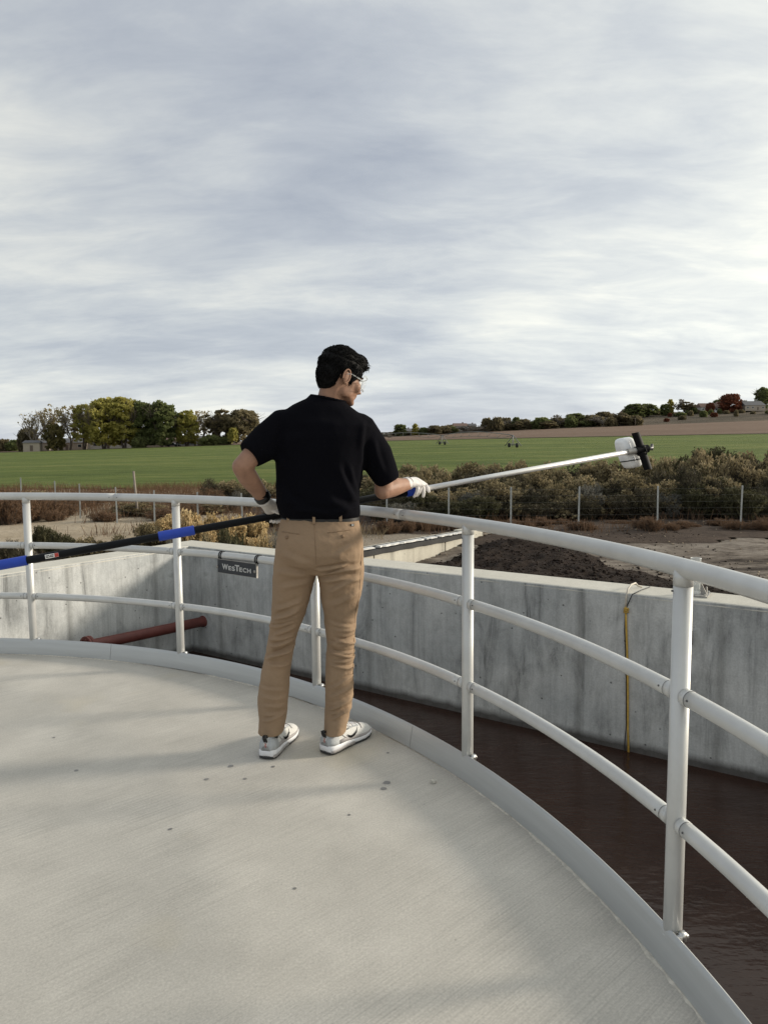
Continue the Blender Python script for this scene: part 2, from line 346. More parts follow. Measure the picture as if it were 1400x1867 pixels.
MT = dict(
    deck=deck_mat(), wall=wall_mat('cast_concrete_wall', (0.37, 0.39, 0.395), (0.56, 0.57, 0.555)),
    cap=ground_mat('wall_top_concrete', [(0.3, (0.50, 0.48, 0.42)), (0.7, (0.64, 0.62, 0.55))], 1.5, 8, 60, bump=0.3, bdist=0.004, fine_amp=(0.85, 1.1)),
    rail=simple('anodised_aluminium', (0.58, 0.585, 0.57), 0.40, 0.30, 0.07, 9, 0.05, 300, 0.0005),
    toe=simple('toe_plate_aluminium', (0.48, 0.495, 0.495), 0.40, 0.40, 0.05, 3, aniso=(1, 1, 20)),
    steel=simple('stainless_steel', (0.55, 0.55, 0.54), 0.3, 0.9, 0.1, 40), rivet=simple('dark_rivet', (0.12, 0.12, 0.12), 0.5, 0.6),
    water=water_mat(), block=wall_mat('block_concrete', (0.50, 0.47, 0.39), (0.64, 0.61, 0.52), 0.35),
    red=simple('red_oxide_paint', (0.115, 0.030, 0.024), 0.6, 0, 0.25, 8, 0.2, 60),
    black=simple('black_plastic', (0.004, 0.004, 0.005), 0.6, spec=0.12), pole_black=simple('black_fibreglass', (0.004, 0.005, 0.007), 0.5, spec=0.18),
    blue=simple('blue_grip', (0.012, 0.055, 0.42), 0.5, vary=0.06), silver=simple('brushed_pole_aluminium', (0.76, 0.76, 0.75), 0.42, 0.6, 0.04, 10, aniso=(1, 1, 1)),
    white=simple('white_print', (0.72, 0.72, 0.70), 0.6), redprint=simple('red_print', (0.45, 0.05, 0.035), 0.6),
    plate=simple('charcoal_nameplate', (0.022, 0.027, 0.036), 0.5), letter=simple('silver_letters', (0.52, 0.53, 0.53), 0.45, 0.2),
    bottle=simple('milky_plastic', (0.80, 0.82, 0.83), 0.3, vary=0.04),
    clear=glassy('clear_plastic', (0.8, 0.85, 0.86), 0.05, opac=0.09), tubeclear=glassy('clear_tube', (0.75, 0.78, 0.76), 0.15, 0.45),
    skin=simple('skin', (0.315, 0.178, 0.118), 0.55, 0, 0.16, 22, 0.3, 260, 0.0012, 0.35), hair=simple('black_hair', (0.0034, 0.0032, 0.0032), 0.7, 0, 0.2, 40, 0.6, 160, 0.004, 0.14),
    glove=cloth('latex_glove', (0.72, 0.69, 0.66), 0.55, 0.06, 20, 300, bump=0.3), shirt=cloth('black_cotton', (0.0042, 0.0042, 0.0062), 1.0, 0.1, 5, 700, 0.0, 0.3, 0.06),
    khaki=cloth('khaki_cotton', (0.295, 0.207, 0.134), 0.9, 0.08, 7, 900, 0.0, 0.6), khaki_dark=simple('khaki_seam', (0.23, 0.155, 0.095), 0.9),
    leather=simple('black_leather', (0.009, 0.009, 0.009), 0.5), shoe=cloth('offwhite_shoe', (0.60, 0.60, 0.575), 0.7, 0.05, 30, 500, bump=0.2),
    shoegrey=cloth('grey_mesh_shoe', (0.40, 0.42, 0.43), 0.75, 0.08, 40, 600, bump=0.3), sole=simple('white_foam', (0.74, 0.75, 0.77), 0.5, vary=0.05), outsole=simple('dark_rubber', (0.035, 0.035, 0.035), 0.7),
    shoetrim=simple('warm_grey_trim', (0.36, 0.34, 0.33), 0.6),
    hose=simple('yellow_hose', (0.52, 0.33, 0.06), 0.55, 0, 0.2, 30), hosepale=simple('pale_hose', (0.55, 0.50, 0.42), 0.6), cable=simple('black_cable', (0.02, 0.02, 0.022), 0.6),
    pivot=simple('weathered_galvanised_pipe', (0.20, 0.20, 0.195), 0.7, 0.2), galv=simple('galvanised_steel', (0.34, 0.33, 0.31), 0.55, 0.5, 0.25, 25), post=simple('painted_fence_post', (0.42, 0.43, 0.41), 0.6, 0.2, 0.2, 6), wire=simple('fence_wire', (0.20, 0.20, 0.19), 0.6, 0.3),
    liner=simple('black_liner', (0.012, 0.012, 0.012), 0.7), linerw=simple('white_liner_edge', (0.66, 0.65, 0.62), 0.7),
    sealant=simple('pale_grout', (0.56, 0.53, 0.46), 0.9, 0, 0.2, 60, 0.6, 150, 0.003),
    spot=simple('damp_spot', (0.20, 0.195, 0.185), 0.5),
    soil=ground_mat('dark_compost', [(0.3, (0.015, 0.0105, 0.008)), (0.7, (0.046, 0.032, 0.0245))], 0.9, 5, 30, bump=1.0, bdist=0.05),
    sand=ground_mat('sandy_ground', [(0.28, (0.20, 0.155, 0.105)), (0.47, (0.36, 0.295, 0.21)), (0.70, (0.47, 0.40, 0.305))], 0.16, 1.1, 9, bump=0.7, bdist=0.05),
    gravel=ground_mat('tan_gravel', [(0.3, (0.21, 0.175, 0.135)), (0.7, (0.31, 0.265, 0.21))], 0.4, 9, 45, bump=0.8, bdist=0.02, fine_amp=(0.6, 1.3)),
    road=ground_mat('dirt_track', [(0.40, (0.035, 0.027, 0.022)), (0.47, (0.115, 0.094, 0.076)), (0.54, (0.20, 0.17, 0.14)), (0.66, (0.29, 0.255, 0.215))], 0.6, 3.0, 12, (0.40, 1.5, 1), R(-6), bump=0.6, bdist=0.04),
    darkdirt=ground_mat('dark_dirt', [(0.35, (0.042, 0.032, 0.026)), (0.65, (0.110, 0.082, 0.064))], 0.35, 3, 18, (0.7, 1.2, 1), bump=0.8, bdist=0.05),
    grassfield=ground_mat('green_crop_field', [(0.37, (0.062, 0.090, 0.022)), (0.5, (0.110, 0.145, 0.034)), (0.63, (0.185, 0.200, 0.060))], 0.05, 0.4, 2.2, (0.45, 2.4, 1), 0.06, bump=1.0, bdist=0.2, fine_amp=(0.62, 1.32)),
    plough=ground_mat('ploughed_soil', [(0.3, (0.135, 0.088, 0.060)), (0.7, (0.215, 0.150, 0.108))], 0.012, 0.10, 0.8, (0.25, 1.6, 1), R(4), bump=0.5, bdist=0.2),
    hill=ground_mat('scrub_hill', [(0.34, (0.055, 0.048, 0.035)), (0.5, (0.115, 0.092, 0.066)), (0.68, (0.21, 0.17, 0.12))], 0.02, 0.14, 0.7, (0.4, 1.8, 1), bump=1.0, bdist=0.6),
    bark=simple('grey_bark', (0.12, 0.095, 0.075), 0.9, 0, 0.3, 3, 0.5, 20, 0.03), palebark=simple('pale_bark', (0.24, 0.205, 0.17), 0.9, 0, 0.25, 3),
    stem=leafy('woody_stem', (0.075, 0.058, 0.044), (0.15, 0.12, 0.095), trans=0.0),
    housew=simple('pale_siding', (0.50, 0.49, 0.46), 0.8, 0, 0.08, 2), housetan=simple('tan_siding', (0.36, 0.31, 0.25), 0.8, 0, 0.08, 2), roofg=simple('grey_roof', (0.11, 0.11, 0.115), 0.8, 0, 0.15, 2), roofb=simple('brown_roof', (0.15, 0.095, 0.075), 0.8, 0, 0.15, 2),
    windowd=simple('dark_window', (0.025, 0.03, 0.035), 0.15), door=simple('brown_door', (0.12, 0.09, 0.07), 0.6), carw=simple('white_car_paint', (0.62, 0.63, 0.64), 0.25), card=simple('dark_car_paint', (0.06, 0.07, 0.085), 0.25), tyre=simple('tyre_rubber', (0.02, 0.02, 0.02), 0.8),
)
LV = dict(
    yellow=leafy('yellow_green_leaves', (0.23, 0.23, 0.058), (0.52, 0.46, 0.14), trans=0.6), green=leafy('dark_green_leaves', (0.092, 0.115, 0.044), (0.22, 0.24, 0.095), trans=0.6),
    olive=leafy('olive_leaves', (0.085, 0.080, 0.030), (0.19, 0.155, 0.06), trans=0.35), bare=leafy('sparse_pale_leaves', (0.24, 0.20, 0.10), (0.38, 0.31, 0.16), trans=0.35),
    brown=leafy('brown_green_leaves', (0.12, 0.108, 0.064), (0.26, 0.215, 0.125), trans=0.6), red=leafy('red_brown_leaves', (0.115, 0.036, 0.020), (0.20, 0.07, 0.035)),
    grey=leafy('grey_twigs', (0.15, 0.135, 0.115), (0.25, 0.225, 0.19), trans=0.3),
    tip_gold=leafy('gold_seed_heads', (0.38, 0.275, 0.125), (0.62, 0.48, 0.27), trans=0.35), tip_tan=leafy('tan_seed_heads', (0.165, 0.135, 0.070), (0.37, 0.30, 0.175), trans=0.35),
    leaf_olive=leafy('rabbitbrush_leaves', (0.045, 0.046, 0.022), (0.105, 0.098, 0.050)), leaf_dark=leafy('dark_scrub_leaves', (0.034, 0.030, 0.020), (0.085, 0.072, 0.046)), leaf_grey=leafy('grey_sage_leaves', (0.10, 0.10, 0.085), (0.20, 0.195, 0.165)),
    weed=leafy('red_brown_weed', (0.10, 0.060, 0.036), (0.22, 0.135, 0.08)), straw=leafy('straw_grass', (0.17, 0.125, 0.07), (0.32, 0.25, 0.15)),
)

# ------------------------------------------------------------------ tank geometry
CC = Vector((-2.891, 0.943, 0)); RR, RD, RT = 3.721, 3.684, 3.694
def pol(r, deg, z=0.0): return Vector((CC.x + r * math.cos(R(deg)), CC.y + r * math.sin(R(deg)), z))
CORNER = Vector((-2.671, 9.683, 0)); E1 = Vector((0.8256, -0.5643, 0)).normalized(); E2 = Vector((-E1.y * -1, -E1.x, 0)); E2 = Vector((E1.y, -E1.x, 0))
TH, ZW = 0.45, -1.47
LA, LB = 13.0, 13.5
def tk(a, b, z=0.0): return CORNER + E1 * a + E2 * b + Vector((0, 0, z))
TROT = math.atan2(E1.y, E1.x)

# water
tag(build('water', MB().add([tk(-.01, -.01, ZW), tk(LA, -.01, ZW), tk(LA, LB, ZW), tk(-.01, LB, ZW)], [(0, 3, 2, 1)]), MT['water'], smooth=False), kind='structure')
# deck: disc on a drum
seg = 160; mb = MB()
rings = []
for r_, z_ in ((0.01, 0), (1.0, 0), (2.0, 0), (3.0, 0), (RD - .004, 0), (RD, -.004), (RD, -.25), (RD - .35, -.252), (RD - .35, -2.0)):
    rings.append([pol(r_, 360 * j / seg, z_) for j in range(seg)])
dk = build('deck', MB().loft(rings, True), MT['deck'], auto=35); tag(dk, kind='structure')

# perimeter walls: things with a body and a paler trowelled top, each in its own frame (x along, z up)
def wall_thing(name, label, orig, ang, x0, x1, y0, y1):
    w = empty(name, orig, ang, 1.0, label, 'wall')
    me = MB().box(((x0 + x1) / 2, (y0 + y1) / 2, -1.252), (x1 - x0, y1 - y0, 2.496)); b_ = link('wall_body', mesh_of('wall_body', me.v, me.f, MT['wall'], False), w)
    # top with a slightly uneven arris
    n = int((x1 - x0) / 0.12); mb = MB(); rr = []
    for i in range(n + 1):
        x = x0 + (x1 - x0) * i / n; e = [0.004 * (vnoise(np.array([x * 6.0 + k * 31]), np.array([k * 3.3]))[0] - .5) for k in range(4)]
        rr.append([(x, y0 - .002 + e[0], -.03), (x, y0 + .008 + e[0], -.002 + e[2] * .5), (x, y0 + .02, .003 + e[1] * .4), (x, y1 - .02, .003 + e[2] * .4), (x, y1 - .008 + e[3], -.002), (x, y1 + .002 + e[3], -.03)])
    mb.loft(rr); link('wall_top', mesh_of('wall_top', mb.v, mb.f, MT['cap'], False), w)
    return w
W_RIGHT = wall_thing('concrete_wall', 'long grey concrete basin wall in shade, streaked, yellow hose hanging down it', CORNER, TROT, -TH, LA + TH, 0.0, TH)
W_LEFT = wall_thing('concrete_wall', 'sunlit left-hand concrete basin wall with a diagonal shadow and red pipe beside it', CORNER, TROT + math.pi / 2 + math.pi, 0.0, LB + TH, -TH, 0.0)

# ------------------------------------------------------------------ ground
BL0, BL1 = Vector((-0.407, 14.728, 0)), Vector((2.530, 18.173, 0))
bdir = (BL1 - BL0).normalized(); bnor = Vector((bdir.y, -bdir.x, 0))     # towards the low, right-hand side
BLS = BL0 - bdir * 5.6
def ground_h(x, y):
    s = (x - BL0.x) * bnor.x + (y - BL0.y) * bnor.y; al = (x - BL0.x) * bdir.x + (y - BL0.y) * bdir.y
    low = sstep(-0.48, -0.20, s) * (1 - sstep(15.3, 18.6, y - 0.18 * np.maximum(x - 2.5, 0) * 0)) * (1 - sstep(14, 22, x))
    h = -0.95 - 0.42 * low
    near = np.exp(-((x / 30) ** 2 + ((y - 12) / 30) ** 2))
    return h + near * (0.10 * fbm(x * 0.35, y * 0.35, 4) + 0.05 * fbm(x * 2.1, y * 2.1, 3))
def grid_sheet(name, xs, ys, hfun, mat, frame=None, mask=None, kind='structure', dz=0.0):
    X, Y = np.meshgrid(xs, ys, indexing='ij')
    if frame: WX = CORNER.x + E1.x * X + E2.x * Y; WY = CORNER.y + E1.y * X + E2.y * Y
    else: WX, WY = X, Y
    Z = hfun(WX, WY) + dz; V = np.stack([WX, WY, Z], -1).reshape(-1, 3)
    nx, ny = len(xs), len(ys); I, J = np.meshgrid(np.arange(nx - 1), np.arange(ny - 1), indexing='ij')
    q = (I * ny + J); F = np.stack([q, q + ny, q + ny + 1, q + 1], -1).reshape(-1, 4)
    if frame: F = F[:, ::-1]
    if mask is not None:
        c = V[F].mean(1); F = F[mask(c[:, 0], c[:, 1])]
        used = np.unique(F); mp = np.zeros(len(V), int); mp[used] = np.arange(len(used)); V = V[used]; F = mp[F]
    return tag(build(name, (V, F), mat), kind=kind)
def span(a, b, d): return list(np.linspace(a, b, max(2, int(round((b - a) / d)) + 1)))
ga = [-4000, -1200, -400, -150, -70] + span(-40, -TH, .35) + span(-TH, LA + TH, .35)[1:] + span(LA + TH, 40, 1.2)[1:] + [70, 150, 400, 1200, 4000]
gb = [-4000, -1200, -400, -150, -70] + span(-40, -TH, .35) + span(-TH, LB + TH, .5)[1:] + span(LB + TH, 40, 1.5)[1:] + [70, 150, 400, 1200, 4000]
ta0, ta1, tb0, tb1 = -TH, LA + TH, -TH, LB + TH
def not_tank(x, y):
    a = (x - CORNER.x) * E1.x + (y - CORNER.y) * E1.y; b = (x - CORNER.x) * E2.x + (y - CORNER.y) * E2.y
    return ~((a > ta0) & (a < ta1) & (b > tb0) & (b < tb1))
grid_sheet('ground', ga, gb, lambda x, y: ground_h(x, y) - .09 * sstep(-4.6, -3.2, x) * (1 - sstep(34, 37, y)), MT['sand'], frame=True, mask=not_tank)
def side(x, y): return (x - BL0.x) * bnor.x + (y - BL0.y) * bnor.y
fx, fy = np.arange(-6, 26, .12), np.arange(5, 36, .12)
grid_sheet('gravel_pad', np.arange(-8, 4, .12), np.arange(8, 19.5, .12), ground_h, MT['gravel'], mask=lambda x, y: (side(x, y) < -0.05) & not_tank(x, y) & (x > -3.4 + 1.2 * fbm(x, y)) & (y < 18.55 + .5 * fbm(x * 1.5, y)), dz=.006)
grid_sheet('dirt_track', np.arange(-3, 26, .12), np.arange(4, 19.0, .12), ground_h, MT['road'], mask=lambda x, y: (side(x, y) > 0.02) & not_tank(x, y) & (y < 17.3 + .9 * fbm(x * .8, y * .8) + .02 * x), dz=.006)
grid_sheet('dark_soil_strip', np.arange(-7, 34, .2), np.arange(16.5, 40, .2), ground_h, MT['darkdirt'], mask=lambda x, y: (y > 17.3 + .9 * fbm(x * .8, y * .8) + .02 * x) & ((side(x, y) > 0) | (y > 18.55 + .5 * fbm(x * 1.5, y))) & (x > -5.0 + 3 * fbm(x * .5, y * .5)) & (y < 37), dz=.012)

# fields and hillside: terrain told by elevation above eye level at a few distances
SX = np.array([-1.6, -.54, -.19, .023, .23, .54, 1.6])
HP = {260: np.array([-7, -7, 4, 9, 12, 16, 18.]), 420: np.array([-4, -3, 8, 17, 27.8, 40, 44.]), 540: np.array([-2, -1, 10, 21, 44, 64, 70.]), 900: np.array([0, 1, 9, 18, 33, 46, 48.])}
def far_h(s, Y):
    z30 = -0.93 + 0 * s
    zs = {30: z30}
    for d, px in HP.items(): zs[d] = CAMH + d * np.interp(s, SX, px) / FPX
    out = np.where(Y < 260, z30 + (zs[260] - z30) * (np.clip((Y - 30) / 230, 0, 1) ** 1.25), 0)
    for a, b in ((260, 420), (420, 540), (540, 900)):
        out = np.where((Y >= a) & (Y < b), zs[a] + (zs[b] - zs[a]) * (Y - a) / (b - a), out)
    out = np.where(Y >= 900, zs[900] * np.clip(1 - (Y - 900) / 1600, -0.05, 1), out)
    return out
def far_z(x, y): return float(far_h(np.array(x / y), np.array(float(y))))
def fan(name, s0, s1, ns, Ys, mat, edge0=0.0, edge1=0.0, rough=0.0):
    s = np.linspace(s0, s1, ns); T = np.linspace(0, 1, len(Ys)); Ys = np.array(Ys, float)
    Sg, Yg = np.meshgrid(s, Ys, indexing='ij')
    w0 = np.clip(1 - T * 6, 0, 1)[None]; Yg = Yg + w0 * edge0 * fbm(Sg * 30, Sg * 0 + 3, 4)
    Z = far_h(Sg, Yg) + rough * fbm(Sg * Yg * .06, Yg * .03, 4) * np.sin(np.pi * T)[None]
    V = np.stack([Sg * Yg, Yg, Z], -1).reshape(-1, 3); ny = len(Ys)
    I, J = np.meshgrid(np.arange(ns - 1), np.arange(ny - 1), indexing='ij'); q = I * ny + J
    F = np.stack([q, q + ny, q + ny + 1, q + 1], -1).reshape(-1, 4)
    return tag(build(name, (V, F), mat), kind='structure')
fan('green_field', -1.6, 1.6, 240, np.concatenate([np.linspace(39, 60, 10), np.linspace(64, 260, 30)]), MT['grassfield'], 6.0, rough=0.35)
fan('field_margin', -1.6, 1.6, 300, np.linspace(255, 262, 4), MT['hill'], 5.0, rough=0.0).location.z = .12
fan('ploughed_field', -1.6, 1.6, 200, np.linspace(260, 420, 24), MT['plough'], rough=0.5)
fan('hillside', -1.6, 1.6, 260, np.concatenate([np.linspace(420, 900, 50), np.linspace(950, 3500, 8)]), MT['hill'], rough=3.5)

# ------------------------------------------------------------------ railing (one welded thing)
PANG = [-38.8, -21.7, -4.6, 12.5, 30.0, 47.2, 63.9, 81.2, 98.3, 115.4, 132.5]
RZ = (1.043, 0.722, 0.385)
rail = empty('railing', pol(RR, 47), 0, 1, 'curved pale aluminium guard railing with three rails round the deck edge', 'railing')
prof = [(-.012, .004), (-.0105, .022), (-.0075, .042), (-.0035, .062), (.000, .076), (.004, .087), (.010, .097), (.018, .1025), (.027, .099), (.031, .09), (.028, .082), (.018, .080), (.012, .07), (.010, .04), (.010, -.02), (.006, -.02), (-.002, -.002)]
def arc(r, z, a0, a1, st=1.0):
    n = max(2, int(abs(a1 - a0) / st)); return [pol(r, a0 + (a1 - a0) * i / n, z) for i in range(n + 1)]
cuts = [-38.8, -10, 35.5, 72, 106, 132.5]
for a, b in zip(cuts, cuts[1:]):
    mb = MB(); rr = []
    for i in range(int((b - a) / 1.2) + 1 + 1):
        t = a + .02 + (b - a - .04) * i / (int((b - a) / 1.2) + 1)
        rr.append([pol(RT + x, t, z) for x, z in [(min(x, .6 * x), z) for x, z in prof]])
    mb.loft(rr); build('toe_plate', mb, MT['toe'], rail, auto=60)
cuts = [-38.8, 1.5, 36.9, 71.0, 104, 132.5]
for a, b in zip(cuts, cuts[1:]):
    build('top_rail', MB().tube(arc(RR, RZ[0], a + .015, b - .015), .0245, 20), MT['rail'], rail)
    if b < 130:
        build('rail_joint', MB().tube(arc(RR, RZ[0], b - .05, b + .05, .02), .0236, 16), MT['rivet'], rail)
        for da in (-.45, .45):
            c = pol(RR - .0246, b + da, RZ[0]); build('rivet', MB().ellipsoid(c, (.003, .003, .003), None, 8, 4), MT['rivet'], rail)
for k, a in enumerate(PANG):
    inward = (pol(1, a) - CC).normalized(); tg = Vector((-inward.y, inward.x, 0))
    p = build('post', MB().tube([pol(RR, a, -.22), pol(RR, a, RZ[0] - .045)], .0235, 20), MT['rail'], rail)
    # short saddle sleeve under the top rail, dark seam below it
    build('saddle', MB().tube([pol(RR, a, RZ[0] - .044), pol(RR, a, RZ[0] - .004)], .0241, 20), MT['rail'], p)
    c = pol(RR - .0238, a + .15, RZ[0] - .058); build('rivet', MB().ellipsoid(c, (.003, .003, .003), None, 8, 4), MT['rivet'], p)
    # clamp band and bolt at the foot, outside the toe plate
    cb_ = MB().tube([pol(RR, a, .060), pol(RR, a, .082)], .0265, 20)
    build('clamp', cb_, MT['rail'], p)
    side_p = pol(RR, a, .092) - tg * .026 + inward * .006
    build('bolt', MB().box(side_p - tg * .006, (.018, .014, .024), Matrix.Rotation(math.atan2(inward.y, inward.x), 3, 'Z')).tube([side_p - tg * .006 - inward * .014, side_p - tg * .006 + inward * .016], .006, 8), MT['steel'], p)
    if k + 1 < len(PANG):
        for z in RZ[1:]:
            b = PANG[k + 1]
            r_ = build('rail', MB().tube(arc(RR, z, a + .32, b - .32), .0212, 24), MT['rail'], rail)
            for e, sg in ((a, 1), (b, -1)):
                build('sleeve', MB().tube(arc(RR, z, e + sg * .33, e + sg * .66, .1), .0217, 24), MT['rail'], r_)
                build('seam', MB().tube(arc(RR, z, e + sg * .660, e + sg * .680, .01), .0219, 24), MT['rivet'], r_)
                build('rivet', MB().ellipsoid(pol(RR - .0214, e + sg * .9, z + .004), (.003, .003, .003), None, 8, 4), MT['rivet'], r_)
# grout bead where the toe plate meets the deck (broken, lumpy)
mb = MB(); n = 260
for a0, a1 in ((-30, 36), (38, 47), (52, 61), (64, 110)):
    k = int((a1 - a0) * 4); rr = []
    for i in range(k + 1):
        t = a0 + (a1 - a0) * i / k; w = max(.0015, .007 + .016 * fbm(np.array([t * 1.9]), np.array([1.5]), 4)[0]) * min(1, 6 * i / k, 6 * (k - i) / k + .02)
        rr.append([pol(RD - .002, t, .0005 + w * .5), pol(RD - w * .7, t, .0005 + w * .5), pol(RD - w * 1.5, t, .0004), pol(RD - .002, t, -.001)])
    mb.loft(rr)
tag(build('grout', mb, MT['sealant'], smooth=False), kind='structure')

# nameplate hung on the upper middle rail
sa = 55.2
q0 = on_plane(398, 1031, pol(RR - .03, sa), pol(1, sa) - CC); q1 = on_plane(468.5, 1041, pol(RR - .03, sa), pol(1, sa) - CC)
sx = Vector((q1 - q0)); sl_ = sx.length; sx.normalize(); sn = -(pol(1, sa) - CC).normalized(); sz = sx.cross(sn) * -1
if sz.z < 0: sz = -sz
sn = sz.cross(sx) * -1
if sn.y > 0: sn = -sn
sc_ = (q0 + q1) / 2
sign = empty('nameplate', sc_, 0, 1, 'small charcoal nameplate with silver lettering hung on the middle rail', 'sign')
fr = Matrix((sx, -sn, sz)).transposed()
SH = .077
build('plate', MB().box(sc_, (sl_, .006, SH), fr), MT['plate'], sign, False)
build('plate_edge', MB().box(sc_ + sz * (SH / 2 + .0012), (sl_ + .003, .008, .0024), fr).box(sc_ - sz * (SH / 2 + .001), (sl_ + .003, .008, .002), fr).box(sc_ + sx * (sl_ / 2 + .002), (.004, .012, SH + .004), fr), MT['galv'], sign, False)
for t in (-.46, .455):
    rc = sc_ + sx * (sl_ * t); rc0 = Vector((rc.x, rc.y, 0)) - CC; rcp = CC + Vector((rc0.x, rc0.y, 0)).normalized() * RR + Vector((0, 0, RZ[1]))
    inn = (CC - Vector((rcp.x, rcp.y, 0))).normalized()
    for dx in (-.007, .007):
        pts = [rcp + sx * dx + inn * math.cos(q) * .0245 + Vector((0, 0, math.sin(q) * .0245)) for q in np.linspace(-1.2, 4.0, 18)]
        build('clip', MB().tube(pts, .0026, 8), MT['black'], sign)
for t in (-.505, .47):
    build('screw', MB().tube([sc_ + sx * (sl_ * t) + sn * .003 - sz * .004, sc_ + sx * (sl_ * t) + sn * .010 - sz * .004], .0085, 12), MT['galv'], sign)
def letters(txt, x, base, h, wid):
    cu = bpy.data.curves.new('letters', 'FONT'); cu.body = txt; cu.size = 1.0; cu.offset = 0.03; cu.extrude = 0.012
    o = bpy.data.objects.new('letters', cu); COL.objects.link(o); dg = bpy.context.evaluated_depsgraph_get(); dg.update()
    me = bpy.data.meshes.new_from_object(o.evaluated_get(dg)); bpy.data.objects.remove(o)
    vs = np.array([tuple(q.co) for q in me.vertices]); fs = [tuple(p.vertices) for p in me.polygons]; bpy.data.meshes.remove(me)
    lo, hi = vs.min(0), vs.max(0); k = h / (hi[1] - lo[1]); w = (hi[0] - lo[0]) * k
    pts = [sc_ + sx * (x + (q[0] - lo[0]) * wid / (hi[0] - lo[0])) + sz * (base + (q[1] - lo[1]) * k) + sn * (.0042 + .001 * (q[2] > 0)) for q in vs]
    build('letter', (pts, fs), MT['letter'], sign, False); return w
x = -.375 * sl_; KW = 1.0
for ch, h, b0, w_, gap in (('W', .033, -.017, .155, .012), ('E', .0245, -.017, .072, .016), ('S', .0255, -.0175, .080, .0), ('T', .036, -.017, .115, .0), ('E', .0245, -.017, .072, .018), ('C', .0255, -.0175, .092, .018), ('H', .0245, -.017, .092, 0)):
    letters(ch, x, b0, h, w_ * sl_); x += (w_ + gap) * sl_

# ------------------------------------------------------------------ things on and in the basin
def wallpt(u, v, off=.0): return on_plane(u, v, CORNER + Vector((E2.x, E2.y, 0)) * off, E2)
pz = -.985
pa, pb = CORNER + E2 * .012 + E1 * .24 + Vector((0, 0, pz - .03)), CORNER + E2 * 1.72 + E1 * .26 + Vector((0, 0, pz + .05))
pipe = empty('pipe', pa, 0, 1, 'flanged red oxide pipe coming out of the basin corner by the sunlit wall', 'pipe')
build('pipe_barrel', MB().tube([pa, pb], .066, 24), MT['red'], pipe, auto=50)
d = (pb - pa).normalized()
for q in (0.0, .034):
    build('flange', MB().tube([pb + d * q, pb + d * (q + .026)], .115, 28), MT['red'], pipe, auto=50)
build('pipe_barrel', MB().tube([pb + d * .06, pb + d * .5, pb + d * .9 + Vector((0, 0, -.06)), pb + d * 1.0 + Vector((0, 0, -.35)), pb + d * 1.0 + Vector((0, 0, -.75))], .055, 20), MT['red'], pipe)
xx = d.cross(Vector((0, 0, 1))).normalized(); yy = xx.cross(d)
for k in range(8):
    q = pb + (xx * math.cos(k * .785 + .3) + yy * math.sin(k * .785 + .3)) * .085
    build('bolt', MB().tube([q - d * .022, q + d * .082], .010, 6), MT['red'], pipe, False)
build('wall_sleeve', MB().tube([pa - d * .02, pa + d * .004], .078, 20), MT['red'], pipe)

top = at(1150, 1083, z=0.006)
def hang(us, off=.02, zoff=0): return [wallpt(u, v, off) for u, v in us]
hp = [at(1162, 1068, z=.02), at(1158, 1063, z=.05), at(1150, 1066, z=.06), at(1144, 1074, z=.035)]
build_h = empty('hose', top, 0, 1, 'thin yellow hose tied in a knot, hanging down the shaded wall to the water', 'hose')
build('hose_end', MB().tube([at(1170, 1070, z=.012)] + hp + hang([(1141, 1090), (1140, 1108)], .012), .0085, 8), MT['hosepale'], build_h)
build('hose_run', MB().tube(hang([(1140, 1106), (1141, 1140), (1143, 1200), (1144, 1260), (1144, 1330), (1146, 1398)], .012), [.0095] * 6, 8), MT['hose'], build_h)
mb = MB()
for k in range(3):
    c = wallpt(1141, 1110 + k * 3, .02); mb.tube([c + (E1 * math.cos(q * .9 + k) * .022 + E2 * math.sin(q * .9 + k) * .014 + Vector((0, 0, .006 * math.sin(q * 2.3 + k)))) for q in range(9)], .0045, 6)
build('knot', mb, MT['hose'], build_h)
cb2 = build('cable', MB().tube([at(1184, 1070, z=.008), at(1168, 1076, z=.01), at(1152, 1084, z=.012)] + hang([(1147, 1095), (1139, 1112), (1138, 1150), (1141, 1240), (1141, 1320), (1138, 1360), (1141, 1394)], .010), .0042, 8), MT['cable'])
tag(cb2, 'thin black cable hanging beside the yellow hose on the shaded wall', 'cable')

bc = at(1272, 1090, z=.004); RB = Matrix.Rotation(TROT, 3, 'Z')
sock = empty('post_socket', bc, 0, 1, 'galvanised base plate with gussets and a short clear tube on the wall top', 'bracket')
bcen = bc + RB @ Vector((-.03, .12, 0))
build('base_plate', MB().box(bcen + Vector((0, 0, .008)), (.20, .20, .014), RB), MT['galv'], sock, False)
build('tube', MB().tube([bcen + RB @ Vector((-.02, .0, .016)), bcen + RB @ Vector((-.02, .0, .33))], .044, 20, False), MT['tubeclear'], sock)
build('tube_rim', MB().tube([bcen + RB @ Vector((-.02 + .044 * math.cos(q), .044 * math.sin(q), .33)) for q in np.linspace(0, 6.283, 21)], .003, 6, False), MT['white'], sock)
for dx, sg in ((.03, 1), (-.07, -1)):
    o_ = bcen + RB @ Vector((dx, -.02, .015))
    build('gusset', MB().prism([o_, o_ + RB @ Vector((sg * .055, 0, 0)), o_ + Vector((0, 0, .11))], RB @ Vector((0, .008, 0))), MT['galv'], sock, False)
build('lug', MB().box(bcen + RB @ Vector((.07, .03, .045)), (.012, .03, .06), RB), MT['galv'], sock, False)
for dx, dy in ((.08, .08), (.08, -.08), (-.08, .08), (-.08, -.08)):
    build('bolt', MB().tube([bcen + RB @ Vector((dx, dy, .014)), bcen + RB @ Vector((dx, dy, .03))], .010, 6), MT['steel'], sock, False)
jb = wallpt(1253, 1162, .02)
jbx = empty('wall_bracket', jb, 0, 1, 'small dark metal bracket bolted on the shaded wall below the base plate', 'bracket')
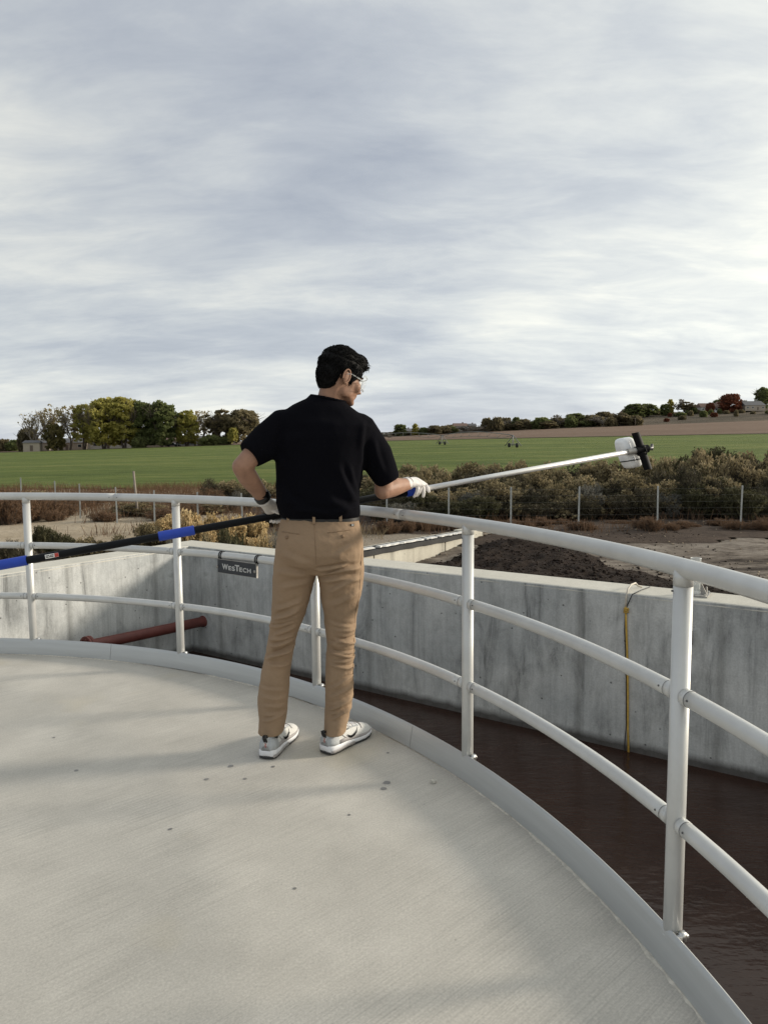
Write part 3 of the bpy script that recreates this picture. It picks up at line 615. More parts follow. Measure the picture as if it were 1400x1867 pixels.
build('bracket_plate', MB().box(jb, (.075, .022, .125), RB), MT['rivet'], jbx, False)
build('bracket_lip', MB().box(jb + E2 * .02 + Vector((0, 0, .045)), (.06, .03, .02), RB), MT['galv'], jbx, False)
for dz_ in (-.03, .012): build('bolt', MB().tube([jb + E2 * .01 + Vector((0, 0, dz_)), jb + E2 * .026 + Vector((0, 0, dz_))], .011, 6), MT['galv'], jbx, False)

# damp spots, pebble and grit on the deck
for i, (u, v, w) in enumerate([(421, 1397, .017), (447, 1420, .011), (377, 1421, .012), (498, 1398, .011), (705, 1427, .020), (699, 1438, .018), (140, 1405, .012), (707, 1373, .009), (99, 1345, .009), (311, 1512, .010), (637, 1486, .008), (538, 1620, .007)]):
    c = at(u, v, z=.0); mb = MB(); n = 12; w *= .78
    pts = [c + Vector((math.cos(6.283 * j / n) * w * random.uniform(.8, 1.15), math.sin(6.283 * j / n) * w * random.uniform(.8, 1.15), .0012)) for j in range(n)]
    mb.add([c + Vector((0, 0, .0018))] + pts, [(0, j + 1, (j + 1) % n + 1) for j in range(n)])
    tag(build('water_spot', mb, MT['spot'], dk))
pc = at(790, 1424, z=.009); mb = MB(); mb.ellipsoid(pc, (.013, .010, .010), None, 9, 6)
mb.v = [tuple(Vector(q) + Vector([random.uniform(-.002, .002) for _ in range(3)])) for q in mb.v]
tag(build('pebble', mb, MT['cap'], smooth=False), 'single pale pebble lying on the deck near the toe plate', 'pebble')

# ------------------------------------------------------------------ person
def solidify_mesh(mb, voxel, smooth_it=4, factor=0.5):
    """one continuous skin over overlapping closed volumes; returns arrays of world vertices and faces"""
    me = mesh_of('tmp', mb.v, mb.f, None); o = bpy.data.objects.new('tmp', me); COL.objects.link(o)
    md = o.modifiers.new('r', 'REMESH'); md.mode = 'VOXEL'; md.voxel_size = voxel
    if smooth_it:
        ms = o.modifiers.new('s', 'SMOOTH'); ms.factor = factor; ms.iterations = smooth_it
    dg = bpy.context.evaluated_depsgraph_get(); dg.update()
    e = bpy.data.meshes.new_from_object(o.evaluated_get(dg))
    V = np.empty(len(e.vertices) * 3); e.vertices.foreach_get('co', V); V = V.reshape(-1, 3)
    Nn = np.empty(len(e.vertices) * 3); e.vertices.foreach_get('normal', Nn); Nn = Nn.reshape(-1, 3)
    F = [tuple(p.vertices) for p in e.polygons]
    bpy.data.objects.remove(o); bpy.data.meshes.remove(e)
    return V, F, Nn
def ring(c, a, b, yaw=0.0, n=28, ex=2.3, tilt=(0, 0)):
    """superellipse ring: half width a, half depth b; tilt = z slope along x and y"""
    out = []
    for j in range(n):
        t = 2 * math.pi * j / n; ct, st = math.cos(t), math.sin(t)
        x = a * math.copysign(abs(ct) ** (2 / ex), ct); y = b * math.copysign(abs(st) ** (2 / ex), st)
        X = x * math.cos(yaw) - y * math.sin(yaw); Yv = x * math.sin(yaw) + y * math.cos(yaw)
        out.append(Vector((c[0] + X, c[1] + Yv, c[2] + tilt[0] * X + tilt[1] * Yv)))
    return out
def ringpx(v, ul, ur, Y, b, yaw=0.0, ex=2.3, vl=None, vr=None):
    vl = vl or v; vr = vr or v
    p, q = at(ul, vl, Y=Y), at(ur, vr, Y=Y); c = (p + q) / 2
    return ring(c, (q - p).length / 2, b, yaw, 28, ex, ((q.z - p.z) / max(1e-6, (q.x - p.x)), 0))
def orient_ring(c, axis, a, b, ref, n=24):
    axis = axis.normalized(); x = (ref - axis * ref.dot(axis)).normalized(); y = axis.cross(x)
    return [Vector(c) + x * a * math.cos(2 * math.pi * j / n) + y * b * math.sin(2 * math.pi * j / n) for j in range(n)]
def folds(V, Nn, segs, Yref=3.0, face=-1):
    """cloth folds: each is a pixel segment laid on the cloth: (u0,v0,u1,v1, width m, amplitude m)"""
    D = np.zeros(len(V))
    for (u0, v0, u1, v1, w, amp) in segs:
        p, q = at(u0, v0, Y=Yref), at(u1, v1, Y=Yref)
        a = np.array([p.x, p.z]); b = np.array([q.x, q.z]); d = b - a; L = np.linalg.norm(d); d = d / L; nrm = np.array([-d[1], d[0]])
        P = V[:, [0, 2]] - a; t = P @ d / L; s = P @ nrm + 0.15 * w * np.sin(t * 5 + u0)
        env = np.exp(-np.clip(np.abs(t - .5) - .32, 0, None) ** 2 / .03)
        D += amp * env * (-(s / w) * np.exp(-(s / w) ** 2) * 1.9 + 0.35 * np.exp(-(s / w) ** 2))
    wgt = np.clip(face * Nn[:, 1] * 2.0 + 0.5, 0.12, 1)
    return V + Nn * (D * wgt)[:, None]
def crumple(V, Nn, amp, sc, seed=0.0, stretch=(1, 1, 1)):
    x, y, z = [V[:, i] * sc * stretch[i] + seed for i in range(3)]
    return V + Nn * (amp * (fbm(x + z * .6, z - y * .7, 4) + fbm(y * 1.2 + 9, z * .8 + x, 4)))[:, None]

FEET = Vector((-.33, 3.09, 0))
person = empty('person', FEET, 0, 1, 'person in black t-shirt, khaki trousers and white gloves holding a long sampling pole', 'person')

# trousers
hip, leg_y = 3.075, 3.06
mb = MB()
mb.loft([ringpx(945, 514, 654, hip, .098), ringpx(962, 510, 658, hip - .006, .112), ringpx(984, 505, 662, hip - .012, .124), ringpx(1006, 502.5, 663.5, hip - .016, .128), ringpx(1026, 502, 663, hip - .012, .118), ringpx(1042, 508, 655, hip, .085)])
L = [(1000, 503, 585, .104, 3.068), (1038, 499, 579, .104, 3.07), (1075, 497.5, 569, .097, 3.08), (1118, 495, 556.5, .090, 3.09), (1156, 490, 543, .083, 3.09), (1188, 483.5, 535, .078, 3.085), (1223, 476, 530.5, .078, 3.075), (1268, 470.5, 526.5, .078, 3.065), (1300, 472, 522.5, .075, 3.06), (1333.5, 471, 517.5, .074, 3.055)]
Rg = [(1000, 576, 664, .106, 3.068), (1038, 577.5, 664, .105, 3.07), (1081, 585, 659, .098, 3.085), (1123, 591, 650.5, .088, 3.10), (1174, 596, 646, .078, 3.10), (1200, 594, 645.5, .077, 3.10), (1228, 592.5, 645, .078, 3.095), (1268, 592, 644, .078, 3.09), (1306, 592, 637.5, .075, 3.085), (1332, 590.5, 630.5, .074, 3.08)]
for leg in (L, Rg):
    mb.loft([ringpx(v, a, b, Y, dp) for v, a, b, dp, Y in leg])
V, F, Nn = solidify_mesh(mb, .0046, 3)
V = crumple(V, Nn, .008, 7.0, 1.0, (1, 1, 1.6)); V = crumple(V, Nn, .003, 30.0, 6.0, (1, 1, 1.3))
kn = []
rr_ = random.Random(5)
for k in range(9):      # crumples behind the knees
    v = 1128 + k * 11 + rr_.uniform(-3, 3); kn.append((484 + rr_.uniform(0, 14) - k * 1.2, v + rr_.uniform(-2, 8), 540 - k * 2, v - rr_.uniform(2, 16), .010 + rr_.random() * .006, rr_.uniform(.0035, .0065)))
    v = 1150 + k * 9 + rr_.uniform(-3, 3); kn.append((598 + rr_.uniform(0, 10), v - rr_.uniform(-4, 8), 646, v + rr_.uniform(-6, 8), .009 + rr_.random() * .005, rr_.uniform(.003, .006)))
for k in range(4):
    kn.append((472 + 4 * k, 1256 + 16 * k, 515, 1262 + 14 * k, .012, .003)); kn.append((598, 1262 + 15 * k, 642, 1240 + 20 * k, .012, .0035))
kn += [(578, 1036, 632, 1029, .009, .0085), (580, 1044, 655, 1033, .016, .007), (586, 1056, 650, 1052, .018, .006), (600, 1078, 652, 1050, .02, .005), (602, 1105, 650, 1080, .02, .004), (612, 1010, 640, 992, .02, .004),
       (506, 1040, 560, 1046, .022, .004), (512, 1070, 562, 1058, .02, .004), (502, 1112, 548, 1096, .018, .004), (497, 1128, 545, 1108, .016, .004), (520, 1008, 566, 1022, .022, .0035), (604, 1316, 634, 1300, .011, .005), (598, 1300, 636, 1284, .013, .005), (478, 1316, 516, 1306, .012, .004)]
V = folds(V, Nn, [(a, b, c, d, w * .75, m * 1.9) for a, b, c, d, w, m in kn], 2.97)
# straight cut hems
trous = build('trousers', (V, F), MT['khaki'], person)
tb = BVHTree.FromPolygons([Vector(q) for q in V], F)
def on_cloth(u, v, bvh, off=.0015):
    d = ray(u, v).normalized(); h_ = bvh.ray_cast(CAMP, d)
    return (h_[0] + h_[1] * off, h_[1]) if h_[0] is not None else (at(u, v, Y=2.97), Vector((0, -1, 0)))
def strip(pts, w, bvh, thick=.002, off=.0005, wv=Vector((0, 0, 1))):
    """narrow raised band following the cloth through pixel points"""
    mb = MB(); rr = []
    for u, v in pts:
        c, n = on_cloth(u, v, bvh, off); d = (wv - n * wv.dot(n)).normalized() * w / 2
        rr.append([c - d - n * .002, c - d + n * thick, c + d + n * thick, c + d - n * .002])
    mb.loft(rr); return mb
lin = lambda u0, v0, u1, v1, n=8: [(u0 + (u1 - u0) * i / n, v0 + (v1 - v0) * i / n) for i in range(n + 1)]
build('seam', strip(lin(573, 952, 577, 1034, 14), .003, tb, .0010, 0, Vector((1, 0, 0))), MT['khaki_dark'], trous)
build('pocket', strip(lin(514, 969.5, 546, 974), .0035, tb, .0012), MT['khaki_dark'], trous)
build('pocket', strip(lin(597, 971.5, 644, 965), .0035, tb, .0012), MT['khaki_dark'], trous)
build('side_seam', strip(lin(660, 1000, 655, 1085, 8) + lin(647, 1124, 643, 1255, 20), .0025, tb, .0008, 0, Vector((1, 0, 0))), MT['khaki_dark'], trous)
for u, v in ((523.5, 980), (625, 978)):
    c, n = on_cloth(u, v, tb); build('button', MB().tube([c - n * .001, c + n * .0035], .0075, 12), MT['khaki_dark'], trous)
c, n = on_cloth(642, 957.5, tb); build('label_tag', MB().box(c, (.017, .004, .010), Matrix.Rotation(math.atan2(n.x, -n.y), 3, 'Z')), MT['black'], trous, False)
for dz_ in (.0022, -.0022): build('tag_print', MB().box(c + n * .0022 + Vector((0, 0, dz_)), (.013, .001, .0014), Matrix.Rotation(math.atan2(n.x, -n.y), 3, 'Z')), MT['white'], trous, False)
# dark stitched hems
# belt and loops
mb = MB(); bl = [ringpx(938, 514, 654.5, hip, .1005), ringpx(948, 512.8, 655.2, hip, .1012)]
mb.loft(bl, False); bt = build('belt', mb, MT['leather'], person)
for u, v in ((525.5, 945.5), (572.5, 948.5), (621, 944)):
    p = at(u, v, Y=hip); yy_ = hip - .106 * (1 - abs((u - 584) / 71.5) ** 2.3) ** (1 / 2.3) - .002; c = at(u, v, Y=yy_)
    build('belt_loop', MB().box(c, (.0115, .006, .030)), MT['khaki'], trous, False)

# t-shirt
mb = MB(); ty = 3.075
mb.loft([ringpx(943.5, 514, 656, ty, .106), ringpx(934, 509, 657.5, ty, .119), ringpx(916, 504, 655.5, ty, .127), ringpx(895, 504, 656, ty, .128), ringpx(870, 503.5, 660.5, ty, .127), ringpx(845, 502.5, 663, ty - .004, .126), ringpx(818, 500.5, 668, ty - .008, .126),
         ringpx(792, 500, 680, ty - .008, .122, vl=792, vr=796), ringpx(772, 504, 684, ty - .004, .110, vl=770, vr=778), ringpx(756, 512, 670, ty + .002, .096, vl=752, vr=764), ringpx(742, 534, 648, ty + .008, .080, vl=738, vr=747), ringpx(730, 560, 634, ty + .014, .066, vl=727, vr=737), ringpx(722, 567, 628, ty + .018, .060, vl=719, vr=730)])
def sleeve(c0, c1, c2, r0, r1, r2, ref):
    ax = (c1 - c0); ax2 = (c2 - c1)
    rr = [orient_ring(c0 - ax * .55, ax, r0[0] * .45, r0[1] * .5, ref), orient_ring(c0 - ax * .25, ax, r0[0] * .82, r0[1] * .85, ref), orient_ring(c0, ax, r0[0], r0[1], ref), orient_ring((c0 + c1) / 2, ax, (r0[0] + r1[0]) / 2, (r0[1] + r1[1]) / 2, ref), orient_ring(c1, ax + ax2, r1[0], r1[1], ref), orient_ring((c1 + c2) / 2, ax2, (r1[0] + r2[0]) / 2, (r1[1] + r2[1]) / 2, ref), orient_ring(c2, ax2, r2[0], r2[1], ref)]
    mb.loft(rr)
LS, LEl, LW, LH = at(519, 775, Y=3.07), at(441, 851, Y=2.965), at(483, 912, Y=3.10), at(505, 936, Y=3.165)
RS, REl, RW, RH = at(664, 785, Y=3.08), at(699, 893, Y=3.13), at(742, 883, Y=3.28), at(764, 887, Y=3.345)
ref = Vector((0, 1, 0))
sleeve(at(524, 778, Y=3.07), at(487, 806, Y=3.03), at(455, 830, Y=2.985), (.074, .088), (.066, .079), (.062, .060), ref)
sleeve(at(650, 786, Y=3.08), at(686, 832, Y=3.11), at(708, 878, Y=3.13), (.078, .088), (.068, .076), (.060, .057), ref)
V, F, Nn = solidify_mesh(mb, .0065, 6)
V = crumple(V, Nn, .008, 5.0, 4.0, (1, 1, .7))
V = folds(V, Nn, [(622, 850, 648, 915, .018, .010), (640, 850, 655, 905, .014, .007), (665, 770, 660, 850, .016, .008), (604, 905, 640, 930, .02, .007), (512, 800, 560, 790, .03, .005), (498, 820, 520, 850, .02, .007), (510, 905, 560, 925, .022, .007), (530, 925, 600, 932, .014, .006), (610, 930, 652, 922, .012, .006),
                  (684, 800, 700, 860, .016, .006), (470, 790, 490, 832, .014, .006), (500, 880, 545, 915, .02, .006), (540, 760, 620, 768, .03, .004), (505, 752, 505, 800, .014, .005)], 2.96)
shirt = build('t_shirt', (V, F), MT['shirt'], person)
# ribbed collar
mb = MB(); rc = ringpx(724.5, 568, 629, ty + .016, .062, vl=721.5, vr=733.5); mb.tube(rc + [rc[0]], .0062, 8, False); build('collar', mb, MT['shirt'], shirt)

# body: head, neck, trunk, arms, legs in one skin
hy, ht = R(58), R(20)
HF = Vector((math.sin(hy) * math.cos(ht), math.cos(hy) * math.cos(ht), -math.sin(ht))); HU = Vector((math.sin(hy) * math.sin(ht), math.cos(hy) * math.sin(ht), math.cos(ht))); HR = HF.cross(HU)
HO = at(622, 680, Y=3.10); fr_h = (HF, HR, HU)
hp_ = lambda f, r, u: HO + HF * f + HR * r + HU * u
mb = MB()
mb.ellipsoid(hp_(-.008, 0, .012), (.094, .076, .092), fr_h, 24, 16)      # skull
mb.ellipsoid(hp_(.040, 0, -.045), (.056, .060, .070), fr_h, 20, 14)      # face
mb.ellipsoid(hp_(.050, 0, -.088), (.042, .046, .030), fr_h, 18, 12)      # jaw
mb.ellipsoid(hp_(.082, 0, -.104), (.018, .022, .016), fr_h, 14, 8)       # chin
for s in (-1, 1):
    mb.ellipsoid(hp_(.066, .040 * s, -.042), (.024, .024, .024), fr_h, 12, 8)     # cheekbones
    mb.ellipsoid(hp_(.026, .048 * s, -.074), (.034, .012, .030), fr_h, 12, 8)
mb.tube([hp_(.088, 0, -.010), hp_(.098, 0, -.030), hp_(.110, 0, -.048), hp_(.094, 0, -.054)], [.007, .009, .0125, .010], 10, True, True)   # nose
for s in (-1, 1): mb.ellipsoid(hp_(.099, .011 * s, -.051), (.008, .007, .006), fr_h, 8, 6)
mb.ellipsoid(hp_(.080, 0, .005), (.016, .048, .010), fr_h, 12, 6)        # brow
mb.ellipsoid(hp_(.094, 0, -.070), (.007, .022, .0055), fr_h, 12, 6); mb.ellipsoid(hp_(.091, 0, -.081), (.007, .019, .006), fr_h, 12, 6)   # lips
nb = at(601, 742, Y=3.10)
mb.tube([nb - Vector((0, 0, .05)), nb, (nb + hp_(-.02, 0, -.08)) / 2, hp_(-.015, 0, -.055), hp_(-.01, 0, -.01)], [.075, .062, .056, .056, .056], 20)
mb.tube([at(530, 766, Y=3.08), at(600, 752, Y=3.09), at(655, 782, Y=3.085)], [.04, .06, .04], 16)
mb.loft([ringpx(930, 520, 648, ty, .08), ringpx(860, 512, 650, ty, .095), ringpx(800, 512, 662, ty, .09), ringpx(765, 530, 650, ty, .07)])
mb.loft([ringpx(1030, 515, 650, hip, .08), ringpx(960, 518, 650, hip, .085), ringpx(920, 522, 645, hip, .075)])
for leg in (L, Rg): mb.loft([ringpx(v, a + (b - a) * .2, b - (b - a) * .2, Y, dp * .6) for v, a, b, dp, Y in leg])
def limb(pts, rad): mb.tube(pts, rad, 16, True, True)
limb([LS, (LS + LEl) / 2 + Vector((-.004, 0, .004)), LEl], [.052, .048, .040]); limb([LEl, LEl * .7 + LW * .3 + Vector((-.004, 0, 0)), LEl * .3 + LW * .7, LW], [.041, .043, .034, .027])
limb([RS, at(689, 838, Y=3.11), at(698, 872, Y=3.125), REl], [.048, .044, .040, .040]); limb([REl, REl * .65 + RW * .35 + Vector((.0, 0, .003)), REl * .3 + RW * .7, RW], [.0425, .045, .036, .028])
mb.ellipsoid(LEl + Vector((-.004, -.010, .002)), (.032, .032, .034)); mb.ellipsoid(REl + Vector((-.002, -.012, -.008)), (.034, .032, .034))
V, F, Nn = solidify_mesh(mb, .0048, 3)
body = build('body', (V, F), MT['skin'], person)
# ears: shell with a rim
for s in (-1, 1):
    mb = MB(); ec = hp_(-.006, .079 * s, -.028)
    mb.ellipsoid(ec, (.017, .006, .028), (HF, (HR * s + HF * -.45).normalized(), HU), 14, 10)
    rim = [ec + HR * s * .004 + HF * (.016 * math.cos(q) - .004) + HU * (.029 * math.sin(q) + .002) - HF * .0 for q in np.linspace(-.6 - .9, 3.6, 14)]
    mb.tube(rim, [.0035] * 13 + [.003], 8, True, True); mb.ellipsoid(ec - HU * .026 + HF * .004, (.008, .005, .009), fr_h, 10, 6)
    build('ear', mb, MT['skin'], body)
for s in (-1, 1):
    build('eye', MB().ellipsoid(hp_(.080, .031 * s, -.020), (.012, .012, .012), fr_h, 12, 8), MT['white'], body)
    build('iris', MB().ellipsoid(hp_(.0905, .031 * s, -.0215), (.002, .0055, .0055), fr_h, 10, 6), MT['hair'], body)
    build('eyebrow', MB().tube([hp_(.092, .014 * s, .004), hp_(.089, .034 * s, .009), hp_(.074, .052 * s, .003)], [.003, .004, .002], 8), MT['hair'], body)

# hair: a lumpy cap and loose locks
mb = MB()
mb.ellipsoid(hp_(-.010, 0, .024), (.100, .082, .088), fr_h, 28, 18)
mb.ellipsoid(hp_(-.052, 0, -.015), (.054, .070, .070), fr_h, 20, 14)
mb.ellipsoid(hp_(-.048, 0, -.055), (.042, .058, .045), fr_h, 20, 12)
mb.ellipsoid(hp_(.046, .0, .078), (.050, .058, .024), fr_h, 20, 12)
mb.ellipsoid(hp_(.078, .008, .058), (.028, .044, .022), fr_h, 16, 10)
for s in (-1, 1): mb.ellipsoid(hp_(.020, .068 * s, .006), (.034, .016, .044), fr_h, 14, 10); mb.ellipsoid(hp_(.018, .074 * s, -.032), (.008, .006, .020), fr_h, 10, 8)
V, F, Nn = solidify_mesh(mb, .0055, 3)
# leave face, ear and nape free
loc = np.array([[Vector(q - np.array(HO)).dot(HF), Vector(q - np.array(HO)).dot(HR), Vector(q - np.array(HO)).dot(HU)] for q in V])
V = crumple(V, Nn, .005, 34, 2.0)
hair = build('hair', (V, F), MT['hair'], person)
hb = BVHTree.FromPolygons([Vector(q) for q in V], F)
lk = MB(); rh = random.Random(3)
for k in range(3600):
    th = rh.uniform(0, 6.283); ph = math.acos(rh.uniform(-.8, 1)); d = HF * math.sin(ph) * math.cos(th) + HR * math.sin(ph) * math.sin(th) + HU * math.cos(ph)
    h_ = hb.ray_cast(HO + HU * .02 + d * .3, -d)
    if h_[0] is None or (h_[0] - HO).dot(HF) > .03 and (h_[0] - HO).dot(HU) < 0: continue
    p, n = h_[0], h_[1]
    flow = (HF * .75 + HR * .25 * rh.uniform(-1, 1) + HU * .15) if (p - HO).dot(HU) > .045 else (-HU * .9 - HF * .15)
    flow = (flow - n * flow.dot(n)).normalized(); l = rh.uniform(.012, .026) * (1.15 if (p - HO).dot(HF) > .04 and (p - HO).dot(HU) > .03 else .8)
    lift = rh.uniform(.0, .14)
    pts = [p - n * .004, p + flow * l * .45 + n * (.003 + l * lift * .35), p + flow * l + n * l * lift * .5 - HU * .002]
    lk.tube(pts, [.0016, .0014, .0004], 3, False)
build('locks', lk, MT['hair'], hair)

# safety glasses
gl_ = build('safety_glasses', MB().tube([hp_(.078, .070, -.014), hp_(.045, .080, -.012), hp_(.008, .083, -.010), hp_(-.012, .084, -.018)], .0028, 8).tube([hp_(.078, -.070, -.014), hp_(.045, -.080, -.012), hp_(.0, -.083, -.010)], .0028, 8), MT['tubeclear'], person)
rr = []
for i in range(15):
    q = -1.25 + 2.5 * i / 14; f = .052 + .064 * math.cos(q) ; r_ = .078 * math.sin(q) / math.sin(1.25)
    rr.append([hp_(f, r_, .010), hp_(f + .003, r_, -.015), hp_(f - .001, r_, -.046 + .014 * math.exp(-(q / .25) ** 2)), hp_(f - .003, r_, -.046 + .014 * math.exp(-(q / .25) ** 2)), hp_(f, r_, -.015), hp_(f - .003, r_, .010)])
build('lens', MB().loft(rr), MT['clear'], gl_)
for top_ in (True, False):
    build('rim', MB().tube([r[0] if top_ else r[2] for r in rr], .0022, 6), MT['tubeclear'], gl_)
for s in (-1, 1): build('side_shield', MB().tube([rr[7 + 7 * s][0], rr[7 + 7 * s][2]], .0022, 6), MT['tubeclear'], gl_)

# ---- the pole, told by its pixel line and a slowly changing depth
def pole(u, du=0.0):
    Y = 1 / (.3075 - (u - 585) * .00006); return at(u, 1030.5 - .1803 * u + du, Y=Y)
PDIR = (pole(900) - pole(500)).normalized()
# hands in latex gloves
def hand_mesh(wrist, palm_c, kn_dir, back_n, fingers, thumb, cuff=None, sc=1.0):
    """palm plus five separate finger chains; kn_dir runs across the knuckles from index to little finger"""
    mb = MB()
    ax = (palm_c - wrist).normalized()
    x = kn_dir.normalized(); n_ = back_n.normalized()
    fr = [orient_ring(wrist - ax * .035, ax, .031, .026, x), orient_ring(wrist, ax, .029, .023, x), orient_ring(wrist + (palm_c - wrist) * .6, ax, .036, .018, x), orient_ring(palm_c, ax, .042, .016, x), orient_ring(palm_c + ax * .022, ax, .040, .013, x)]
    mb.loft(fr)
    for pts, r in fingers + [thumb]:
        mb.tube(pts, [r * k for k in ([1.1, 1.0, .93, .82] if len(pts) == 4 else [1.15, 1.0, .85])], 10, True, True)
    return solidify_mesh(mb, .0032, 2, .5)
# right hand (screen right): laid over the pole, fingers hanging down its near side
PR = pole(760); ax = (RH - RW).normalized()
kn = Vector((-.25, -.93, -.25)).normalized()
kc = at(768, 882, Y=3.335)
F1 = []
tips = [  # knuckle, mid, end, tip pixels with depth
    [(770, 880, 3.365), (776, 884, 3.375), (780, 891, 3.365), (781.5, 896, 3.355)],
    [(768.5, 881, 3.345), (771.5, 889, 3.340), (772.5, 898, 3.335), (771.5, 905, 3.335)],
    [(765, 882.5, 3.325), (767, 890, 3.312), (764, 898, 3.31), (760, 903, 3.318)],
    [(761, 884, 3.305), (761.5, 892, 3.293), (758.5, 900, 3.295), (755, 905.5, 3.302)]]
for r, ch in zip((.0092, .0095, .0092, .0083), tips): F1.append(([at(a, b, Y=c) for a, b, c in ch], r))
th = ([at(752, 884, Y=3.36), at(758, 890, Y=3.40), at(766, 893, Y=3.405)], .0105)
V, F, Nn = hand_mesh(at(747.5, 880, Y=3.29), at(760, 878.5, Y=3.325), kn, Vector((-.3, -.4, .8)), F1, th)
gr = build('glove', (crumple(V, Nn, .0022, 60, 3.0), F), MT['glove'], person)
c0 = at(744.5, 881, Y=3.283); axr = (RW - REl).normalized()
mb = MB(); rg = orient_ring(c0, axr, .0295, .0275, kn); mb.tube(rg + [rg[0]], .0022, 6, False); build('cuff', mb, MT['glove'], gr)
# left hand: over the pole at the hip, finger ends curled under it
kn2 = Vector((.55, .35, .1)).normalized()
tips = [[(512, 931, 3.205), (515, 938, 3.232), (514, 946, 3.228), (511, 950.5, 3.200)],
        [(507, 931.5, 3.20), (509.5, 938.5, 3.230), (508.5, 947, 3.224), (505.5, 952, 3.192)],
        [(502, 932, 3.195), (504, 939, 3.225), (502.5, 947.5, 3.218), (499.5, 952, 3.186)],
        [(497, 932.5, 3.19), (498, 939.5, 3.218), (496.5, 947.5, 3.210), (493.5, 951, 3.182)]]
F2 = [([at(a, b, Y=c) for a, b, c in ch], r) for r, ch in zip((.0092, .0095, .0092, .0083), tips)]
th2 = ([at(497, 929, Y=3.165), at(507, 934, Y=3.168), at(514, 936, Y=3.172)], .0100)
V, F, Nn = hand_mesh(at(486, 917, Y=3.115), at(499, 928, Y=3.185), kn2, Vector((-.3, -.4, .8)), F2, th2)
gl2 = build('glove', (crumple(V, Nn, .0022, 60, 5.0), F), MT['glove'], person)
# black strap watch above the left glove
axl = (LW - LEl).normalized(); c0 = LEl * .10 + LW * .90
mb = MB(); mb.loft([orient_ring(c0 - axl * .013, axl, .033, .033, ref), orient_ring(c0 - axl * .011, axl, .036, .036, ref), orient_ring(c0 + axl * .011, axl, .035, .035, ref), orient_ring(c0 + axl * .013, axl, .032, .032, ref)])
wt_ = build('watch', mb, MT['leather'], person); c1 = c0 + Vector((.016, -.028, .012))
build('watch_case', MB().box(c1, (.026, .010, .026), Matrix.Rotation(.5, 3, 'Z')), MT['black'], wt_)

def onside_(bv, P, rgt, sg, s, z):
    h_ = bv.ray_cast(P(s, .12 * sg, z), -rgt * sg); return (h_[0] if h_[0] else P(s, .04 * sg, z)) + rgt * sg * .001
